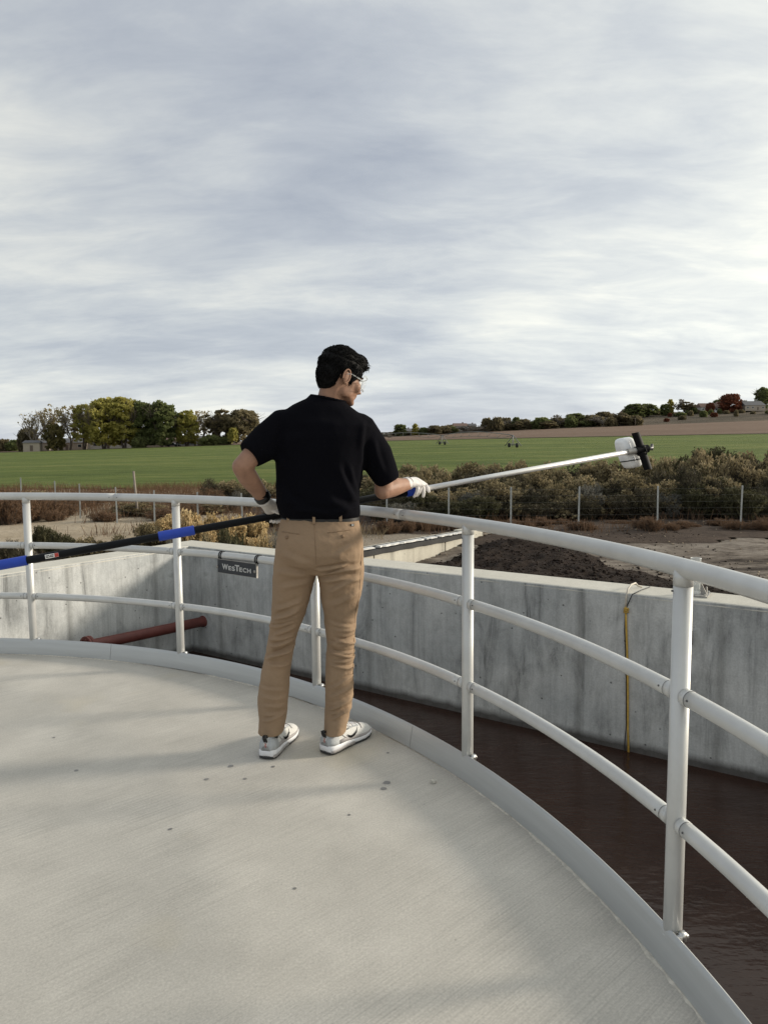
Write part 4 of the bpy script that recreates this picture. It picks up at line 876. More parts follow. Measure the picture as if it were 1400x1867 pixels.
# shoes
def shoe(heel, yaw):
    sh = bpy.data.objects.new('shoe', None); COL.objects.link(sh); sh.parent = person
    fwd = Vector((math.sin(yaw), math.cos(yaw), 0)); rgt = Vector((math.cos(yaw), -math.sin(yaw), 0)); o = Vector((heel.x, heel.y, 0))
    WM[sh.name] = WM[person.name]
    P = lambda s, r, z: o + fwd * s + rgt * r + Vector((0, 0, z))
    S_ = [.0, .006, .022, .055, .105, .15, .19, .225, .253, .275, .289, .296]
    wl_ = [.020, .031, .038, .041, .040, .045, .050, .051, .047, .039, .026, .010]
    bend = [0, 0, 0, 0, -.003, -.004, -.002, .001, .004, .006, .008, .009]
    toe_up = [.006, .003, 0, 0, 0, 0, 0, .001, .004, .009, .014, .017]
    def sole(z0, z1s, ex, grow):
        rr = []
        for s, w, b, tu, z1 in zip(S_, wl_, bend, toe_up, z1s):
            w = w + grow; h = z1 - z0; c = (z0 + z1) / 2 + tu; ringv = []
            for j in range(16):
                t = 6.2832 * j / 16; ct, st = math.cos(t), math.sin(t)
                ringv.append(P(s, b + w * math.copysign(abs(ct) ** (2 / ex), ct), c + h / 2 * math.copysign(abs(st) ** (2 / ex), st)))
            rr.append(ringv)
        return MB().loft(rr)
    m1 = [.042, .046, .047, .045, .040, .035, .032, .031, .031, .030, .027, .022]
    build('midsole', sole(.008, m1, 4.5, .003), MT['sole'], sh)
    build('outsole', sole(.0, [.012] * 12, 5, .0015), MT['outsole'], sh)
    build('air_unit', MB().loft([[P(s, sg * (w + .0042), z) for sg, z in ((1, .010), (1, .022), (-1, .022), (-1, .010))] for s, w in zip(S_[1:6], wl_[1:6])]), MT['shoetrim'], sh)
    hts = [.066, .094, .102, .098, .106, .096, .082, .072, .066, .058, .046, .030]
    def upper(idx, base, grow, zlo, zhi):
        rr = []
        for i in idx:
            s, w, b, tu, h = S_[i], wl_[i] + grow, bend[i], toe_up[i], hts[i]; z0 = m1[i] - .008 + tu; ringv = []
            for j in range(17):
                t = math.pi * j / 16; ct, st = math.cos(t), math.sin(t); nar = 1 - .28 * max(0, st) ** 2 * (1 if s < .14 else .6)
                fz = (z0 + (h - z0) * abs(st) ** .75)
                if zlo is not None: fz = min(fz, z0 + (h - z0) * zhi)
                ringv.append(P(s, b + w * .97 * nar * math.copysign(abs(ct) ** .75, ct), fz))
            rr.append(ringv)
        return MB().loft(rr)
    build('upper', upper(range(12), 0, 0, None, 1), MT['shoe'], sh)
    build('heel_counter', upper(range(0, 4), 0, .0022, 0, .93), MT['shoegrey'], sh)
    build('mudguard', upper(range(3, 12), 0, .0026, 0, .30), MT['shoetrim'], sh)
    # collar, sock, pull loop, laces
    build('sock', MB().tube([P(.058, -.001, .07), P(.060, -.001, .105), P(.066, -.001, .16)], [.034, .033, .034], 16), MT['leather'], sh)
    build('heel_loop', MB().tube([P(.004, -.006, .080), P(-.006, -.006, .094), P(-.010, -.006, .108), P(.002, -.006, .106), P(.012, -.006, .096)], .0045, 8, True, True).tube([P(.004, .004, .080), P(-.006, .004, .094), P(-.010, .004, .108), P(.002, .004, .106), P(.012, .004, .096)], .0045, 8, True, True), MT['leather'], sh)
    build('heel_badge', MB().ellipsoid(P(.0035, 0, .064), (.010, .003, .017), (rgt, fwd, Vector((0, 0, 1))), 12, 8), MT['shoetrim'], sh)
    for dz_ in (-.006, 0, .006): build('badge_print', MB().box(P(.0002, 0, .064 + dz_), (.009, .0015, .0022), Matrix.Rotation(-yaw, 3, 'Z') @ Matrix.Rotation(.6, 3, 'Y')), MT['redprint'], sh, False)
    build('tongue', MB().ellipsoid(P(.118, -.002, .098), (.024, .030, .014), (rgt, fwd, Vector((0, 0, 1))), 12, 8), MT['shoe'], sh)
    bv = BVHTree.FromPolygons([Vector(q) for q in upper(range(12), 0, .001, None, 1).v], upper(range(12), 0, 0, None, 1).f)
    for sg in (1, -1):      # curved tick mark on the flank, following the shoe
        tops_ = [(.112, .064), (.124, .056), (.138, .0515), (.154, .0535), (.172, .061), (.196, .0745)]; bots_ = [(.112, .064), (.119, .048), (.135, .0405), (.154, .043), (.173, .056), (.196, .0745)]
        def onside(s, z):
            h_ = bv.ray_cast(P(s, .12 * sg, z), -rgt * sg); return (h_[0] if h_[0] else P(s, .045 * sg, z)) + rgt * sg * .0032 + Vector((0, 0, .001))
        tl, bl_ = [onside(*q) for q in tops_], [onside(*q) for q in bots_]
        build('tick_mark', MB().add(tl + bl_, [(i, i + 1, i + 7, i + 6) for i in range(5)]), MT['black'], sh, False)
    def ontop(s, r):
        h_ = bv.ray_cast(P(s, r, .2), Vector((0, 0, -1))); return (h_[0] if h_[0] else P(s, r, .08)) + Vector((0, 0, .0022))
    for k in range(5):
        s = .132 + k * .016; build('lace', MB().tube([ontop(s + (.008 if k % 2 else 0), -.024), ontop(s + .004, -.008), ontop(s + .004, .008), ontop(s + (0 if k % 2 else .008), .024)], .0028, 6), MT['sole'], sh)
    for sg in (1, -1):      # eyelet stays and seams
        build('eyelet_stay', MB().tube([ontop(.122 + .085 * q / 6, sg * (.028 - .004 * q / 6)) for q in range(7)], .0032, 6), MT['shoegrey'], sh)
        build('seam', MB().tube([onside_(bv, P, rgt, sg, s, z) for s, z in ((.070, .090), (.082, .070), (.100, .055), (.112, .048))], .0020, 5), MT['shoetrim'], sh)
    build('toe_seam', MB().tube([ontop(.232 - .02 * abs(q) / 3, .013 * q) for q in range(-3, 4)], .0018, 5), MT['shoetrim'], sh)
    return sh
shoe(at(485, 1385.5, z=0), R(14)); shoe(at(592, 1376, z=0), R(37))

# ------------------------------------------------------------------ sampling pole and bottle
pl = empty('sampling_pole', pole(585), 0, 1, 'long telescopic sampling pole, black with blue grips then silver, held across the body', 'pole')
build('black_tube', MB().tube([pole(u) for u in (-420, 0, 400, 757)], .0165, 16), MT['pole_black'], pl)
build('silver_tube', MB().tube([pole(u) for u in (735, 900, 1150)], .0128, 16), MT['silver'], pl)
build('grip', MB().tube([pole(u) for u in (-140, -60, 50)], .0212, 16), MT['blue'], pl, auto=50)
build('grip', MB().tube([pole(u) for u in (290, 320, 355)], .0212, 16), MT['blue'], pl, auto=50)
build('twist_lock', MB().tube([pole(741), pole(757)], .0235, 16), MT['blue'], pl, auto=50)
build('collar', MB().tube([pole(712), pole(742)], .019, 16), MT['black'], pl)
cw = (CAMP - pole(95)).normalized(); xw = PDIR; zw_ = xw.cross(cw).normalized(); zw_ = zw_ if zw_.z > 0 else -zw_
def wrap(u0, u1, a0, a1, rad, nm, mt):
    rr = []
    for u in np.linspace(u0, u1, 5): rr.append([pole(u) + (cw * math.cos(q) + zw_ * math.sin(q)) * rad for q in np.linspace(a0, a1, 7)])
    vs = [p for r in rr for p in r]; fs = [(i * 7 + j, i * 7 + j + 1, (i + 1) * 7 + j + 1, (i + 1) * 7 + j) for i in range(4) for j in range(6)]
    return build(nm, (vs, fs), mt, pl)
wrap(83, 107.5, -.55, .55, .0168, 'sticker', MT['white']); wrap(100, 107.3, -.5, .5, .0170, 'sticker_print', MT['redprint'])
for a_, b_, q in ((84.5, 91, .2), (92, 98.5, .2), (84.5, 89, -.15), (90, 98, -.15)): wrap(a_, b_, q - .1, q + .1, .0170, 'sticker_print', MT['black'])
# head: cross bar, hub, strap and bottle
HP_ = pole(1166); hup = (at(1158, 790, Y=HP_.y) - at(1181, 857, Y=HP_.y)).normalized(); hout = PDIR; hn = hup.cross(hout).normalized()
if hn.y > 0: hn = -hn
hc = at(1169.5, 822.5, Y=HP_.y)
# half-pipe cross bar
rr = []
for t in (-.101, -.099, 0, .099, .101):
    rr.append([hc + hup * t + (hout * math.cos(q) * .0225 - hn * math.sin(q) * .014) for q in np.linspace(0, 6.283, 17)[:-1]])
build('cross_bar', MB().loft(rr), MT['black'], pl, auto=60)
build('bar_edge', MB().tube([hc + hup * .098 + hout * .0222, hc - hup * .098 + hout * .0222], .0018, 6), MT['galv'], pl)
build('ferrule', MB().tube([pole(1143), pole(1163)], .0165, 14), MT['galv'], pl, auto=50)
build('hub', MB().tube([pole(1158), pole(1180)], .021, 14).ellipsoid(pole(1170) + hup * .012, (.026, .02, .016)), MT['black'], pl, auto=50)
build('wing_nut', MB().tube([pole(1178), pole(1189)], .009, 10).box(pole(1188) + hup * .003, (.010, .012, .034)), MT['rivet'], pl)
build('strap', MB().tube([hc + hout * .012 + hup * (.025 * math.cos(q)) - hn * (.02 * math.sin(q)) for q in np.linspace(0, 6.28, 17)], .003, 6).tube([pole(1160) - hup * .02, pole(1166) - hup * .03, pole(1170) - hup * .022], .008, 8), MT['black'], pl)
bo = at(1144.5, 825.5, Y=HP_.y + .068)
bax = hup; bside = -hout
bt_ = empty('sample_bottle', bo, 0, 1, 'milky white plastic sample bottle strapped to the head of the pole', 'bottle')
rr = []
for t, w in ((-.083, .020), (-.081, .034), (-.074, .043), (-.055, .0475), (-.030, .051), (.0, .0525), (.006, .0500), (.012, .0525), (.040, .051), (.062, .0465), (.076, .039), (.082, .028), (.083, .015)):
    rr.append([bo + bax * t + (hout * math.cos(q) + hn * math.sin(q)) * w * (1 - .07 * math.cos(4 * q)) for q in np.linspace(0, 6.283, 33)[:-1]])
build('bottle_body', MB().loft(rr), MT['bottle'], bt_)
# moulded hand-hold recess ribs
for t0, t1 in ((.022, .06), (-.055, -.02)):
    for a_ in (-.35, .35):
        build('rib', MB().tube([bo + bax * (t0 + (t1 - t0) * k / 5) + (hn * math.cos(a_ + .5) + bside * math.sin(a_ + .5)) * (.0485 + .003 * math.sin(k / 5 * 3.14)) for k in range(6)], .0032, 8, True, True), MT['bottle'], bt_)
build('strap', MB().tube([bo - bax * .042 + (hout * math.cos(q) + hn * math.sin(q)) * .0535 for q in np.linspace(0, 6.283, 33)], .0026, 6), MT['black'], pl)

# ------------------------------------------------------------------ low block wall and compost
bw = empty('block_wall', (BL0.x, BL0.y, -1.4), 0, 1, 'low pale concrete block wall capped with torn black and white liner beside dark compost', 'wall')
us = [682, 754, 812, 860]
ts = [-5.4, -3.9, -2.4, -1.0]
for u in us:
    p = at(u, 1006 - (u - 665) * .1767, z=-.85); ts.append((Vector((p.x, p.y, 0)) - BL0).dot(bdir))
ts.append((BL1 - BL0).length + .02)
RBW = Matrix.Rotation(math.atan2(bdir.y, bdir.x), 3, 'Z')
for i, (a, b) in enumerate(zip(ts, ts[1:])):
    c = BL0 + bdir * ((a + b) / 2) - bnor * (.28 + .012 * (i % 2)); hgt = .60 if i < len(ts) - 2 else .64
    mb = MB(); hx, hy = (b - a) / 2 - .012, .28; ch = .02; rr = []
    for z, k in ((0, 0), (hgt - ch, 0), (hgt, ch)):
        rr.append([c + RBW @ Vector((sx_ * (hx - k), sy_ * (hy - k), -1.45 + z)) for sx_, sy_ in ((-1, -1), (1, -1), (1, 1), (-1, 1))])
    o = build('block', mb.loft(rr), MT['block'], bw, False)
mb = MB(); rr = []; n = 90; t0, t1 = ts[0], ts[-2] - .1
for i in range(n + 1):
    t = t0 + (t1 - t0) * i / n; w = .05 * fbm(np.array([t * 2.2]), np.array([.5]), 4)[0]; p = BL0 + bdir * t - bnor * .0
    rr.append([p + bnor * (.035 + .01 * math.sin(t * 9)) + Vector((0, 0, z_)) for z_ in (-.945 + w, -.845)] + [p - bnor * .2 + Vector((0, 0, -.835 + w * .6)), p - bnor * .45 + Vector((0, 0, -.842)), p - bnor * .45 + Vector((0, 0, -.86)), p - bnor * .01 + Vector((0, 0, -.94 + w))])
build('black_liner', MB().loft(rr), MT['liner'], bw, False)
t = t0 + 1.0; rl = random.Random(4)
while t < t1 - .2:
    l = rl.uniform(.35, .8); mb = MB(); rr = []
    for k in range(9):
        q = t + l * k / 8; w = rl.uniform(-.025, .02); p = BL0 + bdir * min(q, t1)
        rr.append([p - bnor * (.02 + w) + Vector((0, 0, -.823)), p - bnor * (.02 + w * .5) + Vector((0, 0, -.80 + rl.uniform(-.012, .012))), p - bnor * .13 + Vector((0, 0, -.79)), p - bnor * .15 + Vector((0, 0, -.83))])
    build('white_liner_edge', mb.loft(rr), MT['linerw'], bw, False); t += l + rl.uniform(.03, .16)

def compost_h(x, y):
    s = (x - BL0.x) * bnor.x + (y - BL0.y) * bnor.y; al = (x - BL0.x) * bdir.x + (y - BL0.y) * bdir.y
    d_ = np.interp(y, [7, 9, 12.5, 15, 17, 18.3, 18.8], [9.4, 8.4, 7.0, 6.1, 4.9, 3.3, 1.0]) - x + 1.5 * fbm(x * .9, y * .9, 4)
    m_ = sstep(.0 + .5 * sstep(1.5, 0, al), 1.2, s) * sstep(-.2, 1.9, d_)
    ext = sstep(.6, 1.4, s) * (1 - sstep(1.0, 2.3, b + .9 * fbm(x * .9, y * .9 + 7, 3) + .04 * a)) * .62
    m_ = np.maximum(m_, ext)
    lump = .20 * fbm(x * 1.4, y * 1.4, 4) + .11 * fbm(x * 5, y * 5, 3)
    return ground_h(x, y) - .08 + m_ * (.27 + lump)
xs, ys = np.arange(-2, 11, .05), np.arange(3, 19, .05)
grid_sheet('compost_heap', xs, ys, compost_h, MT['soil'], mask=lambda x, y: (side(x, y) > .05) & not_tank(x, y) & (compost_h(x, y) > ground_h(x, y) + .0), kind='stuff')
# loose clods round the heap
ico = [(0, 0, -1), (.72, -.53, -.45), (-.28, -.85, -.45), (-.89, 0, -.45), (-.28, .85, -.45), (.72, .53, -.45), (.28, -.85, .45), (-.72, -.53, .45), (-.72, .53, .45), (.28, .85, .45), (.89, 0, .45), (0, 0, 1)]
icf = [(0, 2, 1), (1, 5, 0), (0, 3, 2), (0, 4, 3), (0, 5, 4), (1, 10, 5), (2, 6, 1), (3, 7, 2), (4, 8, 3), (5, 9, 4), (1, 6, 10), (2, 7, 6), (3, 8, 7), (4, 9, 8), (5, 10, 9), (6, 11, 10), (7, 11, 6), (8, 11, 7), (9, 11, 8), (10, 11, 9)]
def clods(name, pts, sizes, mat):
    IV = np.array(ico); IF = np.array(icf); n = len(pts)
    V = IV[None] * (sizes[:, None, None] * RNG.uniform(.6, 1.3, (n, 12, 1))) * np.array([1, 1, .7]) + pts[:, None]
    F = IF[None] + (np.arange(n) * 12)[:, None, None]
    return tag(build(name, (V.reshape(-1, 3), F.reshape(-1, 3)), mat, smooth=False), kind='stuff')
n = 9000; px = RNG.uniform(-1, 8, n); py = RNG.uniform(7, 18.6, n); ok = (side(px, py) > .3) & not_tank(px, py) & not_tank(px + .2, py - .3)
hh = compost_h(px, py); gg = ground_h(px, py); near = (hh > gg - .16 + .3 * RNG.random(n)); ok &= near
px, py, zz = px[ok], py[ok], np.maximum(hh, gg)[ok]
clods('soil_clods', np.stack([px, py, zz + .01], -1), RNG.uniform(.010, .045, len(px)) * RNG.random(len(px)) ** 1.5 + .006, MT['soil'])
n = 1500; px = RNG.uniform(-9, 16, n); py = RNG.uniform(8, 24, n); ok = not_tank(px, py) & not_tank(px, py - .4)
px, py = px[ok], py[ok]; clods('stones', np.stack([px, py, ground_h(px, py) + .012], -1), RNG.uniform(.010, .032, len(px)), MT['sand'])

# ------------------------------------------------------------------ vegetation builders
def quads(P, U, Vv, tint, mat, name, extra=None):
    """many small faces: centre P, half vectors U and V; tint is stored per face"""
    n = len(P)
    co = np.stack([P - U - Vv, P + U - Vv, P + U * .55 + Vv, P - U * .55 + Vv], 1).reshape(-1, 3)
    F = np.arange(n * 4).reshape(n, 4); me = mesh_of(name, co, F, mat, False)
    at_ = me.attributes.new('tint', 'FLOAT', 'FACE'); at_.data.foreach_set('value', np.ascontiguousarray(tint, dtype=np.float32)); return me
def rdir(n, rng):
    v = rng.normal(size=(n, 3)); return v / np.linalg.norm(v, axis=1, keepdims=True)
def tri_tubes(A, B, ra, rb, tint, mat, name):
    """tapered three-sided sticks from A to B"""
    n = len(A); d = B - A; d /= np.linalg.norm(d, axis=1, keepdims=True) + 1e-9
    ref = np.where(np.abs(d[:, 2:3]) < .9, np.array([[0, 0, 1.]]), np.array([[1., 0, 0]])); x = np.cross(d, ref); x /= np.linalg.norm(x, axis=1, keepdims=True); y = np.cross(d, x)
    pts = []
    for c, r in ((A, ra), (B, rb)):
        for k in range(3):
            a = 2.0944 * k; pts.append(c + (x * math.cos(a) + y * math.sin(a)) * r[:, None])
    V = np.stack(pts, 1).reshape(-1, 3); o = (np.arange(n) * 6)[:, None, None]
    F = np.array([[0, 1, 4, 3], [1, 2, 5, 4], [2, 0, 3, 5]])[None] + o; me = mesh_of(name, V, F.reshape(-1, 4), mat, False)
    at_ = me.attributes.new('tint', 'FLOAT', 'FACE'); at_.data.foreach_set('value', np.ascontiguousarray(np.repeat(tint, 3), dtype=np.float32)); return me
def tree_meshes(seed, h, w, shape, leaf, bark, nleaf, lsize, tr=.2, bare=0.0, base=.12):
    """unit builder: trunk with limbs (one mesh) and a crown of leaf faces in clumps"""
    rng = np.random.default_rng(seed); rd = random.Random(seed); A, B, ra, rb = [], [], [], []; tips = []
    def seg(p, q, r0, r1): A.append(p); B.append(q); ra.append(r0); rb.append(r1)
    def grow(p, d, L_, r, lv):
        k = 4 if lv < 2 else 3; q = p
        for i in range(k):
            d2 = (d + Vector((rd.uniform(-.16, .16), rd.uniform(-.16, .16), .10))).normalized(); e = q + d2 * L_ / k
            seg(q, e, r * (1 - .5 * i / k), r * (1 - .5 * (i + 1) / k)); q = e; d = d2
            if lv < 3 and (i > 0 or lv > 0):
                for _ in range(2 if lv == 0 else rd.choice((1, 2))):
                    a = rd.uniform(0, 6.283); sp_ = {'round': .95, 'tall': .42, 'column': .25, 'weep': 1.0}[shape] * rd.uniform(.7, 1.3)
                    nd = (d + Vector((math.cos(a) * sp_, math.sin(a) * sp_, .15))).normalized(); grow(q, nd, L_ * rd.uniform(.5, .72), r * .5, lv + 1)
            if lv >= 2: tips.append(q)
        tips.append(q)
    nst = 1 if shape in ('round', 'column', 'weep') else rd.choice((2, 3))
    for s in range(nst):
        a = rd.uniform(0, 6.28); grow(Vector((math.cos(a) * .02 * h * (nst > 1), math.sin(a) * .02 * h * (nst > 1), 0)), Vector((math.cos(a) * .22 * (nst > 1), math.sin(a) * .22 * (nst > 1), 1)).normalized(), h * .62, h * .022, 0)
    A = np.array([tuple(q) for q in A]); B = np.array([tuple(q) for q in B]); T = np.array([tuple(q) for q in tips])
    # fit into the wanted envelope
    hmax = T[:, 2].max(); kz = h / hmax * .98; kx = (w / 2) / np.percentile(np.hypot(T[:, 0], T[:, 1]), 94)
    sc = np.array([kx, kx, kz]); A, B, T = A * sc, B * sc, T * sc
    trunk = tri_tubes(A, B, np.array(ra), np.array(rb), rng.random(len(A)), MT[bark], 'trunk')
    if nleaf == 0: nleaf = 10
    # leaf clumps about the limb ends, plus a shell so that the outline is uneven
    n = nleaf; nc = 170 if bare < .4 else 80
    if shape == 'column': cz = rng.uniform(base * h, h, nc); rad = (w / 2) * np.sqrt(np.clip(1 - ((cz - .42 * h) / (.6 * h)) ** 2, .02, 1))
    else:
        u = rng.uniform(0, 1, nc) ** .8; cz = base * h + u * (1 - base) * h * .94; rad = (w / 2) * np.clip(np.sin(np.pi * np.clip(.20 + u * .74, 0, 1)) ** .55, .1, 1)
    aa = rng.uniform(0, 6.283, nc); rr_2 = rad * np.sqrt(rng.uniform(.05, 1, nc)) * .90; CL = np.stack([np.cos(aa) * rr_2, np.sin(aa) * rr_2, cz], -1)
    CL = CL if bare < .4 else np.concatenate([CL, T[rng.integers(0, len(T), nc)]]) if bare < .8 else T[rng.integers(0, len(T), nc * 2)]
    ci = rng.integers(0, len(CL), n); cs = rng.uniform(.35, 1.2, len(CL)) * w * (.125 if bare < .4 else .10); d = rdir(n, rng) * (rng.random((n, 1)) ** .45)
    P = CL[ci] + d * cs[ci][:, None] * np.array([1, 1, .8 if shape != 'weep' else 1.6]); P[:, 2] = np.clip(P[:, 2], .05 * h, h * 1.02)
    nrm = rdir(n, rng); nrm[:, 2] = np.abs(nrm[:, 2]) * .7; U = np.cross(nrm, rdir(n, rng)); U /= np.linalg.norm(U, axis=1, keepdims=True); Vv = np.cross(nrm, U)
    s = lsize * 1.12 * rng.uniform(.5, 1.3, (n, 1)); ctint = rng.random(len(CL)); tint = np.clip(ctint[ci] * .55 + .45 * rng.random(n), 0, 1)
    return trunk, quads(P, U * s * .5, Vv * s * .75, tint, LV[leaf], 'crown')
PROTO = {}
def place_tree(kind, u, ybase, ytop, wpx, Y, label, group, name='tree', rz=None, z=None):
    trunk, crown, h0, w0 = PROTO[kind]; p = at(u, ybase, Y=Y); z = far_z(p.x, p.y) - .1 if z is None else z
    h = max(1.0, (at(u, ytop, Y=Y).z - z)); w = 1.22 * wpx / FPX * Y
    r = empty(name, (p.x, p.y, z), rz if rz is not None else random.uniform(0, 6.28), (w / w0, w / w0, h / h0), label, 'tree', group)
    link('trunk', trunk, r); link('crown', crown, r); return r
def proto(kind, *a, **k): PROTO[kind] = tree_meshes(*a, **k) + (a[1], a[2])
proto('bare1', 1, 18, 14, 'tall', 'bare', 'palebark', 380, .42, bare=.9, base=.30)
proto('bare2', 2, 18, 12, 'tall', 'bare', 'palebark', 1150, .42, bare=.7, base=.25)
proto('olive', 3, 11, 9, 'round', 'olive', 'bark', 4200, .50, base=.06)
proto('ysparse', 4, 19, 10, 'tall', 'yellow', 'bark', 2600, .50, bare=.5, base=.16)
proto('yellow1', 5, 20, 12, 'tall', 'yellow', 'bark', 7500, .58, base=.10)
proto('yellow2', 6, 20, 11, 'tall', 'yellow', 'bark', 7500, .58, base=.08)
proto('green1', 7, 19, 11, 'tall', 'green', 'bark', 8000, .58, base=.08)
proto('green2', 8, 19, 12, 'round', 'green', 'bark', 8000, .58, base=.08)
proto('brown1', 9, 14, 9, 'tall', 'brown', 'bark', 3600, .55, bare=.45, base=.12)
proto('brown2', 10, 14, 14, 'round', 'brown', 'bark', 6000, .55, base=.06)
proto('weep', 11, 6, 4, 'weep', 'yellow', 'bark', 1200, .35, base=.25)
proto('bush1', 12, 4, 6, 'round', 'green', 'bark', 2600, .45, base=.0)
proto('bush2', 13, 4, 6, 'round', 'brown', 'bark', 2600, .45, base=.0)
proto('conifer', 14, 10, 5.5, 'column', 'green', 'bark', 3200, .5, base=.02)
proto('redtree', 15, 12, 11, 'round', 'red', 'bark', 3600, .6, base=.06)
proto('ycol', 16, 10, 4, 'column', 'yellow', 'bark', 1600, .5, base=.05)
proto('greytree', 17, 10, 9, 'round', 'grey', 'palebark', 900, .4, bare=.9, base=.2)
GL = 'trees along the far edge of the green field'
for k, u, yb, yt, w, Y, lb in [
    ('bare1', 62, 823, 741, 56, 262, 'tall nearly leafless tree at the left end of the row behind the field'), ('bush2', 52, 823, 783, 30, 270, 'small brown tree low in front of the leafless trees at the left'),
    ('bare2', 92, 823, 742, 34, 268, 'narrow bare-branched tree behind the low olive tree'), ('olive', 101, 823, 773, 33, 258, 'low rounded olive tree in front of bare trees at the left'),
    ('bare2', 128, 822, 737, 50, 266, 'tall thin-leaved tree between the olive tree and the yellow ones'), ('ysparse', 154, 822, 734, 42, 264, 'sparse yellowish tree left of the two full yellow-green crowns'),
    ('yellow1', 190, 821, 724, 58, 262, 'broad full yellow-green tree, left of the tallest pair'), ('yellow2', 228, 820, 723, 56, 264, 'broad full yellow-green tree next to the dark green ones'),
    ('green1', 262, 820, 730, 46, 266, 'dark green tree beside the yellow-green pair'), ('green2', 296, 819, 731, 56, 264, 'large dark green tree at the right end of the tall row'),
    ('yellow1', 341, 818, 747, 40, 268, 'shorter yellow-green tree after the gap in the row'), ('bare2', 370, 818, 747, 44, 274, 'pale thin-leaved tree right of the shorter yellow-green tree'),
    ('brown1', 406, 817, 746, 44, 272, 'open brown-green tree left of the broad brown one'), ('brown2', 446, 816, 749, 66, 270, 'broad brown-green tree behind the elbow'),
    ('weep', 426, 816, 780, 18, 262, 'small weeping yellow tree in front of the brown trees'), ('bush1', 385, 817, 794, 34, 263, 'low dark green shrub under the pale tree'), ('bush1', 410, 817, 797, 26, 266, 'low dark green shrub beside the small weeping tree'),
    ('bush1', 256, 820, 797, 26, 261, 'low dark shrub under the tall dark green trees'), ('bush1', 28, 824, 803, 26, 300, 'dark round shrub at the far left, left of the shed'), ('bush2', 8, 825, 802, 24, 300, 'dark brown shrub at the very left edge of the field'),
    ('brown2', 495, 815, 772, 50, 300, 'brown tree hidden mostly behind the person')]:
    place_tree(k, u, yb, yt, w, Y, lb, GL)
GR = 'trees on and below the far hillside'
for k, u, yt, w, Y, lb in [
    ('greytree', 711, 789, 26, 300, 'small bare grey tree at the shoulder of the person'), ('conifer', 730, 774, 22, 415, 'dark rounded tree farthest left on the far horizon'), ('ycol', 757, 773, 11, 415, 'narrow yellow tree above the white far house'),
    ('bush1', 772, 780, 16, 415, 'small dark tree right of the narrow yellow one'), ('brown2', 792, 776, 30, 415, 'dark broad tree left of the far house row'), ('bush2', 812, 777, 20, 418, 'dark brown tree before the far house row'), ('bush1', 826, 778, 16, 425, 'small dark tree behind the far houses'),
    ('greytree', 868, 786, 30, 430, 'thin grey shrub above the brown field'), ('greytree', 908, 766, 24, 425, 'pale leafless tree left of the dark conifer'), ('bush2', 896, 778, 20, 428, 'brown bush at the foot of the pale leafless tree'),
    ('conifer', 940, 761, 14, 428, 'dark pointed conifer standing out of the hedge line'), ('brown1', 924, 772, 22, 424, 'brown open tree left of the conifer'), ('brown2', 962, 770, 30, 430, 'brown broad tree right of the conifer'), ('bush2', 985, 766, 28, 432, 'brown rounded bush in the hedge line'), ('greytree', 1004, 764, 26, 434, 'grey twiggy tree in the hedge line'),
    ('brown2', 1022, 772, 26, 430, 'low brown tree left of the big dark one'), ('green1', 1047, 753, 34, 436, 'big dark green tree in the middle of the hedge line'), ('brown1', 1074, 760, 24, 440, 'brown tree right of the big dark one'), ('brown2', 1099, 751, 34, 445, 'broad brown-red tree below the hill crest'), ('greytree', 1122, 753, 20, 450, 'pale leafless tree at the end of the hedge line'),
    ('green2', 1156, 736, 38, 500, 'large dark green tree on the crest above the pole head'), ('green1', 1178, 736, 34, 505, 'dark green tree joined to the large one on the crest'), ('conifer', 1210, 737, 16, 510, 'small dark conifer on the crest'), ('ycol', 1220, 729, 11, 512, 'narrow yellow tree on the crest'), ('greytree', 1234, 727, 18, 512, 'bare grey tree beside the narrow yellow one'),
    ('brown1', 1248, 732, 24, 510, 'brown-green tree left of the pale hill house'), ('bush1', 1262, 743, 14, 506, 'small green bush by the white fence'), ('green1', 1306, 728, 18, 530, 'green tree behind the pale hill house'), ('redtree', 1329, 718, 34, 505, 'red-brown autumn tree between the hill houses'), ('green2', 1388, 706, 30, 520, 'tall green tree at the right edge of the picture'), ('bush2', 1352, 731, 20, 530, 'brown bush behind the grey roofed house'),
    ('bush2', 1128, 770, 14, 470, 'low brown bush on the hillside'), ('bush1', 1238, 752, 16, 490, 'low dark bush on the hillside under the fence'), ('redtree', 1292, 734, 14, 500, 'small rusty tree in front of the pale hill house'), ('bush2', 1152, 782, 10, 430, 'lone bush at the edge of the ploughed field')]:
    p = at(u, 800, Y=Y); z = far_z(p.x, Y) - .1; yb = 933 - 0 * u
    place_tree(k, u, 800, yt, w, Y, lb, GR, z=z)

